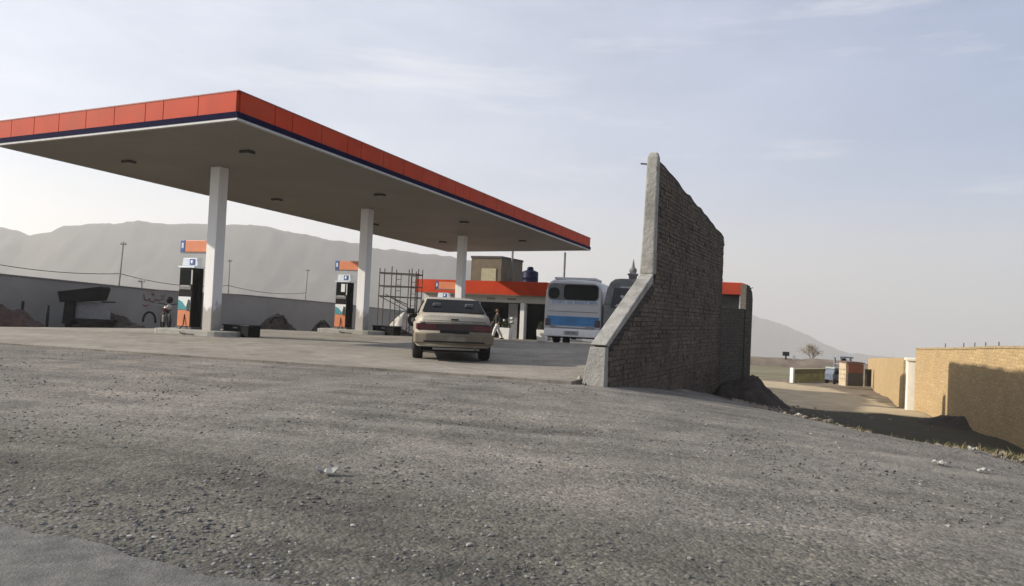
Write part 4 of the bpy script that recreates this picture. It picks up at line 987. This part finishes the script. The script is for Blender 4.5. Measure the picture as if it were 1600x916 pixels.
    col = mixc(nt, col, ramp(nt, noise(nt, 22, 5, .7), [(.25, (.55,) * 3), (.75, (1.4,) * 3)]), 1, 'MULTIPLY')
    col = mixc(nt, col, (.075, .068, .058), ramp(nt, noise(nt, .8, 6, .65), [(.42, (0,) * 3), (.62, (.75,) * 3)]))
    nt.links.new(col, b.inputs['Base Color']); b.inputs['Roughness'].default_value = .95; b.inputs['Specular IOR Level'].default_value = .15
    bump(nt, b, noise(nt, 30, 5, .7), .8, .02)
    o = hb.build('brick_courses', m, t)
    at_ = o.data.attributes.new('shade', 'FLOAT', 'POINT'); at_.data.foreach_set('value', sh)
tall_wall()
def low_return():
    a = P1 + Vector((.02, .02, 0)); b = at(1172, 520, 22.4); d = Vector((b.x - a.x, b.y - a.y, 0)); L = d.length
    t = thing('low_return_wall', 'low dark rendered wall with a taller end pier, beyond the tall brick wall', 'wall', a, math.atan2(d.y, d.x))
    DR = brick_mat('dark_render', (.12, .108, .09), (.10, .09, .075), (.09, .082, .07), bmp=.7, dirt=(.065, .06, .05))
    zl = at(1145, 482, 22.2).z; zp = at(1167, 452, 22.4).z
    MB().span((0, 0, -2.2), (L - .22, .2, zl)).build('wall_face', DR, t)
    MB().prism([(L - .218, -2.2), (L + .02, -2.2), (L + .03, zp - .3), (L + .0, zp - .08), (L - .1, zp + .1), (L - .215, zp + .14)], -.03, .24).build('end_pier', DR, t)
    MB().tube([(L - .05, .1, zp), (L + .12, .1, zp + .06)], .015, 5).build('rebar_stub', RUSTY, t)
low_return()
def gatehouse():
    a = at(1118, 462, 27.0)
    t = thing('orange_roofed_hut', 'small hut with an orange red roof band, half hidden behind the brick wall', 'hut', (a.x, a.y, 0), R(-8))
    z0 = at(1150, 461, 27).z; z1 = at(1150, 442, 27).z
    OR2 = mat('red_orange_panel', (.55, .06, .02), .5, .15, 2)
    MB().prism([(-.6, z0), (1.08, z0), (1.06, z1 - .04), (.9, z1), (-.6, z1)], -.1, 2.0).build('roof_band', OR2, t, bevel=.02)
    MB().span((-.5, .3, -2.0), (.9, 1.9, z0 - .003)).build('wall', mat('hut_shaded_wall', (.08, .08, .075), .9), t)  # wall coloured dark to paint in the shade below the roof band
    MB().span((.86, -.02, -2.0), (1.0, .12, z0 - .003)).build('corner_post', WHITE, t)
gatehouse()
heap('soil_mound', 'dark soil mound at the far foot of the tall brick wall', (6.55, 20.3, gz(6.6, 20.3) - .05), 1.3, 1.0, .75, SOIL, 12, .4, 'mound')
heap('soil_mound', 'shadowed soil mound at the foot of the yellow brick wall', (12.7, 20.6, gz(12.7, 20.6) - .05), 1.1, 1.9, .34, SOIL, 14, .2, 'mound')
RK = ['pale angular stone by the plastered wall end, largest of the three', 'small flat stone lying on the kerb line by the wall end', 'dark stone touching the foot of the plastered wall end']
for i, (px, py, Y, s) in enumerate(((905, 593, 12.9, .09), (893, 590, 13.1, .055), (915, 602, 12.4, .07))):
    o = heap('stone', RK[i], at(px, py + 3, Y), s * 1.3, s, s * 1.2, CONC if i < 2 else SOIL, 30 + i, i, 'stone', 1.5); o['group'] = 'stones by the wall end'

# ------------------------------------------------------------------ yellow brick boundary on the right
YB = brick_mat('yellow_brick', (.53, .385, .205), (.45, .32, .165), (.44, .325, .18), bmp=.5, msize=.010, dirt=(.33, .24, .135), dirt_amt=.55)
def yellow_wall():
    a = Vector((14.5, 26.0, 0)); b = Vector((9.4, 9.0, 0)); d = (b - a).normalized(); L = (b - a).length
    t = thing('yellow_brick_wall', 'long sunlit yellow brick compound wall with a shadow across it', 'wall', a, math.atan2(d.y, d.x))
    # local x runs towards the camera, z follows the falling ground
    n = 14; poly = [(0, -3.0)]; r6 = random.Random(4)
    top = []
    for k in range(n + 1):
        x = L * k / n; Y = 26 - 17 * k / n
        top.append((x, float(np.interp(Y, [9, 17, 26], [1.1, .90, .54])) + r6.uniform(-.015, .015)))
    MB().prism([(0, -3.0), (L, -3.0)] + top[::-1], -.15, .15).build('brick_face', YB, t)
    cp = MB(); 
    for p, q in zip(top[:-1], top[1:]):
        v = [(p[0], -.17, p[1] + .003), (q[0], -.17, q[1] + .003), (q[0], .17, q[1] + .003), (p[0], .17, p[1] + .003)]
        cp.add(v + [(x, y, z + .06) for x, y, z in v], [(3,2,1,0),(4,5,6,7),(0,1,5,4),(1,2,6,5),(2,3,7,6),(3,0,4,7)])
    cp.build('coping', mat('tan_coping', (.33, .25, .14), .9, .2, 5), t)
    for x in (3.1, 5.0, 6.0, 6.9, 7.9):
        MB().tube([(x, 0, .5), (x + .01, 0, float(np.interp(26 - x * .957, [9, 17, 26], [1.1, .90, .54])) + .19)], .014, 5).build('rebar_stub', RUSTY, t)
yellow_wall()
def far_wall():
    a = at(1358, 592, 70.); b = Vector((14.75, 27.3, 0)); d = Vector((b.x - a.x, b.y - a.y, 0)); L = d.length
    t = thing('far_yellow_wall', 'lower sunlit yellow brick wall running off beyond the white gate pillar', 'wall', (a.x, a.y, 0), math.atan2(d.y, d.x))
    zt0 = at(1358, 560, 70).z; zt1 = at(1424, 559, 28).z
    MB().prism([(0, -5), (L, -3.2), (L, zt1), (L * .5, (zt0 + zt1) / 2 + .02), (0, zt0)], -.13, .13).build('brick_face', YB, t)
    p = Vector((14.62, 26.65, 0))
    g = thing('gate_pillar', 'white painted gate pillar between the two yellow brick walls', 'pillar', (p.x, p.y, 0), math.atan2(d.y, d.x))
    MB().span((-.42, -.22, -2.6), (.42, .22, .12)).build('shaft', mat('limewash', (.82, .77, .65), .8, .06), g, bevel=.02)
    MB().span((-.47, -.27, .122), (.47, .27, .2)).build('cap', mat('limewash', (.72, .68, .58)), g)
far_wall()
def kiosk():
    p = at(1334, 604, 55.)
    t = thing('brick_kiosk', 'small kiosk with dark red and grey front beside the yellow wall', 'kiosk', (p.x, p.y, p.z), R(5))
    MB().span((-.66, 0, 0), (.66, .95, 1.72)).build('wall', mat('tan_render', (.45, .37, .26), .9, .2, 4), t)
    MB().span((-.5, -.06, .06), (.68, -.003, .98)).build('shutter', mat('dark_shutter', (.035, .04, .04), .6), t)
    MB().span((-.5, -.08, 1.0), (.68, -.003, 1.66)).build('signboard', mat('red_board', (.15, .05, .035), .7, .3), t)
    MB().prism([(-.72, 1.722), (.74, 1.722), (.72, 1.80), (0, 1.86), (-.7, 1.80)], -.15, 1.05).build('roof', mat('rust_roof', (.12, .07, .055), .8), t)
    for z in (.5, .85, 1.2): MB().span((-.70, .12, z), (-.661, .85, z + .08)).build('shelf', mat('tan_shelf', (.36, .3, .21), .9), t)
    d = at(1357, 604, 56.)
    o = thing('dark_board', 'dark brown board upright at the yellow wall right of the kiosk', 'door', (d.x - .05, d.y, d.z), R(-25))
    MB().box((0, 0, .65), (.45, .06, 1.3)).build('leaf', mat('brown_board', (.05, .035, .025), .8), o)  # dark brown upright board beside the kiosk
    MB().box((.15, -.04, .65), (.04, .03, .12)).build('handle', STEEL, o)
kiosk()
def green_wall():
    a = at(1239, 597, 64.); b = at(1300, 600, 67.5)
    d = Vector((b.x - a.x, b.y - a.y, 0)); L = d.length
    t = thing('painted_low_wall', 'low olive green wall with a white end post beside the dirt track', 'wall', (a.x, a.y, a.z), math.atan2(d.y, d.x))
    OG = mat('olive_paint', (.20, .19, .06), .8, .3, 2); DOG = mat('dark_olive', (.10, .095, .03), .8, .3, 2)
    MB().span((.1, 0, -.4), (L, .2, .68)).build('lower_band', OG, t)
    MB().span((.1, .01, .682), (L, .19, 1.08)).build('upper_band', DOG, t)
    MB().span((.1, -.02, 1.082), (L, .22, 1.14)).build('coping', mat('pale_olive', (.42, .4, .26), .8), t)
    MB().span((-.12, -.05, -.4), (.098, .25, 1.22)).build('end_post', WHITE, t)
green_wall()
def cart():
    p = at(1304, 600, 58.)
    t = thing('blue_rickshaw', 'small blue three wheeled rickshaw between the green wall and the kiosk', 'rickshaw', (p.x, p.y, p.z), R(20))
    Bm = mat('dull_blue', (.09, .12, .17), .5, .3)
    MB().prism([(-.6, .3), (.55, .3), (.6, .8), (.45, 1.15), (-.45, 1.2), (-.62, .8)], -.45, .45).build('body', Bm, t, bevel=.05)
    MB().prism([(-.42, .8), (.42, .78), (.36, 1.1), (-.36, 1.12)], -.463, -.452).build('window', GLASS, t)
    MB().prism([(-.55, 1.202), (.5, 1.16), (.4, 1.3), (-.45, 1.32)], -.47, .47).build('hood', mat('pale_hood', (.25, .28, .26), .7), t)
    for x, y in ((-.4, -.42), (-.4, .42), (.42, 0)):
        w = MB().lathe([(.1, -.05), (.2, -.05), (.22, 0), (.2, .05), (.1, .05)], (0, 0, 0), 14, axis='X').build('wheel', RUBBER, t, loc=(x, y, .22), rz=R(90))
cart()
def stand():
    p = at(1316, 582, 75.)
    t = thing('raised_tank_stand', 'grey platform on posts with a small tank, rising behind the kiosk', 'platform', (p.x, p.y, gz(p.x, p.y)), R(10))
    zt = at(1316, 557, 75).z - gz(p.x, p.y)
    G = mat('stand_grey', (.2, .22, .24), .8)
    for x in (-.55, .55):
        for y in (-.5, .5): MB().span((x - .07, y - .07, 0), (x + .07, y + .07, zt - .15)).build('leg', G, t)
    MB().span((-.75, -.7, zt - .148), (.72, .7, zt)).build('deck', G, t)
    MB().lathe([(.28, 0), (.3, .1), (.3, .42), (.15, .5)], (.1, 0, zt - .72), 14).build('tank', DARK, t)
    MB().span((-.62, -.55, zt - .8), (.62, .55, zt - .72)).build('shelf', G, t)
stand()
# earth bank, bare tree, far posts -----------------------------------------------------
def bank():
    BM = mat('brown_bank', (.17, .135, .10), .95, .3, .5, bmp=.6, bscale=2, dirt=((.10, .085, .06), .5, .5))
    v = []; f = []; n = 60; prof = [(-4, -1.5), (-2.2, -.1), (-1.0, .75), (0, 1), (1.5, .9), (4, -1.5)]
    for k in range(n + 1):
        s = k / n; x = 4 + 70 * s; y = 112 - 6 * s
        hh = 1.5 + .5 * mnoise.noise((x * .12, 0, 2)) + .3 * mnoise.noise((x * .7, 0, 5)) - .5 * s
        for a, z in prof: v.append((x + .6 * mnoise.noise((x, a, 1)), y + a * 1.4, gz(x, y) + z * hh))
    m = len(prof)
    for k in range(n):
        for j in range(m - 1): f.append((k * m + j, (k + 1) * m + j, (k + 1) * m + j + 1, k * m + j + 1))
    mb = MB(); mb.add(v, f, 0, True); o = mb.build('earth_bank', BM); tag(o, kind='structure')
bank()
def tree():
    p = gpt(1268, 570, 132.); p.z = gz(p.x, p.y)
    t = thing('bare_tree', 'hazy thin leaved brown tree beyond the earth bank', 'tree', p)
    r7 = random.Random(7); tips = []; tw = MB()
    def grow(a, d, L, r, lev):
        b = a + d * L; tw.tube([a, a.lerp(b, .5) + Vector((r7.uniform(-1, 1), r7.uniform(-1, 1), 0)) * L * .06, b], [r, r * .85, r * .65], 6); tips.append(b)
        if lev == 0: return
        for k in range(3 if lev > 1 else 4):
            q = (d + Vector((r7.uniform(-1, 1), r7.uniform(-1, 1), r7.uniform(-.25, .55))) * .85).normalized(); grow(b, q, L * r7.uniform(.55, .8), r * .6, lev - 1)
    grow(Vector((0, 0, -.2)), Vector((.05, 0, 1)), 1.4, .2, 4)
    tw.build('trunk', mat('tree_bark', (.24, .2, .16), .95), t)
    lf = MB()
    for b in tips:
        for k in range(9):
            q = b + Vector((r7.gauss(0, .35), r7.gauss(0, .35), r7.gauss(0, .25))); d = Vector((r7.uniform(-1, 1), r7.uniform(-1, 1), r7.uniform(-1, 1))).normalized() * .13; s = d.orthogonal().normalized() * .05
            lf.add([q - s, q + d, q + s, q - d], [(0, 1, 2, 3)])
    lf.build('crown', mat('dry_leaf', (.3, .25, .18), .9, .3, 3), t)
tree()
PST = ['dark post with a square box on top, on the earth bank', 'short pale post on the earth bank']
for i, (px, py, h) in enumerate(((1228, 553, 1.7), (1240, 557, 1.0))):
    p = at(px, py, 108.); g = gz(p.x, p.y) + .9
    t = thing('marker_post', PST[i], 'post', (p.x, p.y, g))
    MB().tube([(0, 0, -.6), (0, 0, p.z - g)], .12, 6).build('shaft', DARK if i == 0 else WHITE, t)
    MB().box((0, 0, p.z - g), (.9, .3, .6) if i == 0 else (.4, .4, .4)).build('head', DARK if i == 0 else WHITE, t)

# verge grass, litter --------------------------------------------------------------------
def verge():
    m, nt, b = nodes_of('verge_grass')
    a = N(nt, 'ShaderNodeAttribute', attribute_name='shade')
    nt.links.new(ramp(nt, a.outputs['Fac'], [(0, (.03, .05, .012)), (.4, (.06, .07, .022)), (.7, (.17, .14, .06)), (1, (.34, .27, .14))]), b.inputs['Base Color']); b.inputs['Roughness'].default_value = .85
    r8 = random.Random(2); v = []; f = []; sh = []
    ey = [7, 9, 12.3, 15.5]; ex = [6.5, 6.15, 5.35, 5.0]
    cl = []
    for k in range(150):
        y = 7.2 + 8 * r8.random() ** 1.6; x = np.interp(y, ey, ex) + abs(r8.gauss(0, .28)) - .08
        if r8.random() < .25 + .4 * mnoise.noise((x * 2, y * 2, 0)) + (.45 if y < 10.5 else .1): cl.append((x, y, r8.random()))
    for k in range(70):
        y = 7.3 + 3.2 * r8.random(); cl.append((np.interp(y, ey, ex) + abs(r8.gauss(.1, .25)), y, .5 + .7 * r8.random()))
    for cx, cy, s in cl:
        for k in range(34):
            x, y = cx + r8.gauss(0, .10), cy + r8.gauss(0, .13); z = gz(x, y) - .01
            h = r8.uniform(.03, .07 + .1 * s); d = Vector((r8.uniform(-1, 1), r8.uniform(-1, 1), r8.uniform(.05, .8))).normalized() * h; w = Vector((-d.y, d.x, 0)).normalized() * .006
            i = len(v); q = Vector((x, y, z)); v += [q - w, q + w, q + d * .6 + w * .6, q + d, q + d * .6 - w * .6]; f.append((i, i + 1, i + 2, i + 3, i + 4))
            sh += [min(1, max(0, s * .7 + r8.uniform(-.2, .3)))] * 5
    me = bpy.data.meshes.new('verge_grass'); me.from_pydata([tuple(p) for p in v], [], f); me.materials.append(m)
    at_ = me.attributes.new('shade', 'FLOAT', 'POINT'); at_.data.foreach_set('value', sh)
    o = bpy.data.objects.new('verge_grass', me); COL.objects.link(o); tag(o, kind='stuff')
verge()
LIT = [('white paper scrap on the gravel, nearest the right edge', 1535, 738), ('thin pale strip of litter on the gravel verge', 1466, 725), ('crumpled pale scrap in the verge grass under the shadow', 1520, 704),
       ('yellowish flattened carton at the right edge of the verge', 1568, 707), ('small white scrap at the top of the verge near the brick wall', 1247, 650), ('pale rag lying alone on the gravel left of centre', 511, 739)]
for i, (lab, px, py) in enumerate(LIT):
    d0 = at(px, py, 8.); 
    # march the view ray to the ground
    o_ = Vector((0, 0, EYE)); dv = (d0 - o_).normalized(); s = 2.0
    while s < 40 and (o_ + dv * s).z > gz((o_ + dv * s).x, (o_ + dv * s).y) + .02: s += .02
    p = o_ + dv * s
    r9 = random.Random(i); v = []; f = []
    for a in range(5):
        for b_ in range(4): v.append(((a - 2) * .025 * (1.6 if i in (1, 3, 5) else 1) + r9.uniform(-.01, .01), (b_ - 1.5) * .026, r9.uniform(0, .045)))
    for a in range(4):
        for b_ in range(3): f.append((a * 4 + b_, a * 4 + b_ + 1, a * 4 + b_ + 5, a * 4 + b_ + 4))
    mb = MB(); mb.add(v, f); o = mb.build('litter_scrap', mat('paper_%d' % (i == 3), (.42, .37, .2) if i == 3 else (.36, .35, .32), .8, .15), None, loc=p, rz=i * 1.3)
    o.modifiers.new('thick', 'SOLIDIFY').thickness = .004; tag(o, lab, 'litter', 'litter on the gravel')

# ------------------------------------------------------------------ hills
def hills(name, outline, dist, depth, seed, base_drop=60):
    """ridge whose skyline stands at the given distance"""
    px = np.array([o[0] for o in outline], float); py = np.array([o[1] for o in outline], float)
    n = 260; rows = 44; v = []; f = []
    for i in range(n + 1):
        x = px[0] + (px[-1] - px[0]) * i / n; top = at(x, float(np.interp(x, px, py)) + 2.2 * mnoise.noise((x * .045, seed, 1)) + 1.2 * mnoise.noise((x * .15, seed, 4)), dist)
        for j in range(rows + 1):
            s = j / rows                              # 0 front foot .. .7 ridge .. 1 back foot
            y = dist - depth * .7 + depth * s
            X = top.x * (.72 + .28 * min(1, s / .7)) if s < .7 else top.x
            k = (s / .7) if s < .7 else 1 - (s - .7) / .3
            H = top.z + base_drop * .0
            fold = mnoise.noise((X * .006 + seed, s * 3.2, seed)) * .26 + mnoise.noise((X * .016 + seed + s * 3, s * 7, 2)) * .2 + mnoise.noise((X * .04 - s * 4, s * 14, 5)) * .16 + mnoise.noise((X * .11, s * 15, 6)) * .06
            z = -200 + (H + 200) * max(0, k) ** 1.15 * (1 + fold * (1 - k) * .75) + mnoise.noise((X * .03, y * .03, 8)) * 4 * (k < .999)
            v.append((X, y, min(z, -200 + (H + 200) * (1 if k > .999 else max(.0, k) ** .7) )))
    r = rows + 1
    for i in range(n):
        for j in range(rows): f.append((i * r + j, (i + 1) * r + j, (i + 1) * r + j + 1, i * r + j + 1))
    mb = MB(); mb.add(v, f, 0, True)
    o = mb.build(name, mat('hill_rock', (.035, .034, .031), .97, .3, .02, bmp=.6, bscale=.05, dirt=((.022, .022, .02), .48, .7))); tag(o, kind='structure')
hills('hills', [(-420, 350), (-250, 330), (-120, 356), (-40, 345), (0, 351), (25, 357), (45, 363), (70, 360), (92, 352), (120, 346), (150, 343), (178, 345), (200, 340), (230, 342), (260, 346), (290, 344), (330, 346), (380, 346), (410, 348), (450, 356), (500, 367), (560, 377), (600, 386), (640, 389), (690, 395), (740, 405), (800, 420), (870, 450), (930, 480), (985, 500)], 1500, 900, 3.3)
hills('distant_hill', [(1040, 507), (1080, 492), (1110, 484), (1140, 484), (1175, 491), (1200, 498), (1225, 507), (1245, 515), (1265, 524), (1290, 538), (1330, 552), (1400, 558)], 3400, 700, 9.1)

# ------------------------------------------------------------------ air
def haze():
    m = bpy.data.materials.new('haze_air'); m.use_nodes = True; nt = m.node_tree
    for n in list(nt.nodes): nt.nodes.remove(n)
    out = nt.nodes.new('ShaderNodeOutputMaterial'); pv = nt.nodes.new('ShaderNodeVolumePrincipled')
    pv.inputs['Density'].default_value = HAZE; pv.inputs['Color'].default_value = (.83, .82, .80, 1); pv.inputs['Anisotropy'].default_value = .25
    nt.links.new(pv.outputs[0], out.inputs['Volume'])
    o = MB().span((-1900, -200, -290), (1900, 4300, 330)).build('haze', m); tag(o, kind='stuff')
HAZE = .00046
haze()

# ------------------------------------------------------------------ light
SUN_EL, SUN_AZ = R(26.5), R(-90)      # azimuth measured from straight ahead, clockwise
to_sun = Vector((math.sin(SUN_AZ) * math.cos(SUN_EL), math.cos(SUN_AZ) * math.cos(SUN_EL), math.sin(SUN_EL)))
sd = bpy.data.lights.new('sun', 'SUN'); sd.energy = 5.0; sd.angle = R(.8); sd.color = (1, .91, .78)
so = bpy.data.objects.new('sun', sd); COL.objects.link(so); so.rotation_euler = to_sun.to_track_quat('Z', 'Y').to_euler()
wd = bpy.data.worlds.new('World'); sc.world = wd; wd.use_nodes = True; nt = wd.node_tree
bg = nt.nodes['Background']; sky = nt.nodes.new('ShaderNodeTexSky'); sky.sky_type = 'NISHITA'; sky.sun_disc = False
sky.sun_elevation = SUN_EL; sky.sun_rotation = SUN_AZ; sky.air_density = 1.0; sky.dust_density = 2.0; sky.ozone_density = 2.5; sky.altitude = 1600
tc = N(nt, 'ShaderNodeTexCoord').outputs['Generated']
cl = noise(nt, 2.2, 6, .6, vec=tc, mapscale=(1, 1, 3.2)); wisp = noise(nt, 3.4, 7, .62, vec=tc, mapscale=(.7, 1, 6))
veil = ramp(nt, cl, [(.3, (.30,) * 3), (.7, (.60,) * 3)])
sx_ = N(nt, 'ShaderNodeSeparateXYZ'); nt.links.new(tc, sx_.inputs[0])
mv_ = N(nt, 'ShaderNodeMapRange'); mv_.inputs[1].default_value = -.7; mv_.inputs[2].default_value = .5; nt.links.new(sx_.outputs[0], mv_.inputs[0])
c1 = mixc(nt, sky.outputs[0], mixc(nt, (11.6, 11.7, 12.2), (5.0, 5.7, 7.7), mv_.outputs[0]), veil)
c2 = mixc(nt, c1, (8.2, 8.2, 8.4), ramp(nt, wisp, [(.56, (0,) * 3), (.74, (.5,) * 3)]))
sz = N(nt, 'ShaderNodeSeparateXYZ'); nt.links.new(tc, sz.inputs[0])
lowf = ramp(nt, sz.outputs[2], [(0., (.85,) * 3), (.16, (0,) * 3)])
mr_ = N(nt, 'ShaderNodeMapRange'); mr_.inputs[1].default_value = -.8; mr_.inputs[2].default_value = .7; nt.links.new(sz.outputs[0], mr_.inputs[0])
sz2 = mixc(nt, (14., 13.8, 13.2), (4.15, 4.2, 4.15), mr_.outputs[0])
c2 = mixc(nt, c2, sz2, lowf)
nt.links.new(c2, bg.inputs['Color']); bg.inputs['Strength'].default_value = .09

sc.view_settings.view_transform = 'Standard'; sc.view_settings.look = 'None'; sc.view_settings.gamma = 1; sc.view_settings.exposure = 0.5
sc.cycles.use_denoising = True; sc.cycles.max_bounces = 5; sc.cycles.volume_bounces = 1; sc.cycles.diffuse_bounces = 3; sc.cycles.caustics_reflective = False; sc.cycles.caustics_refractive = False
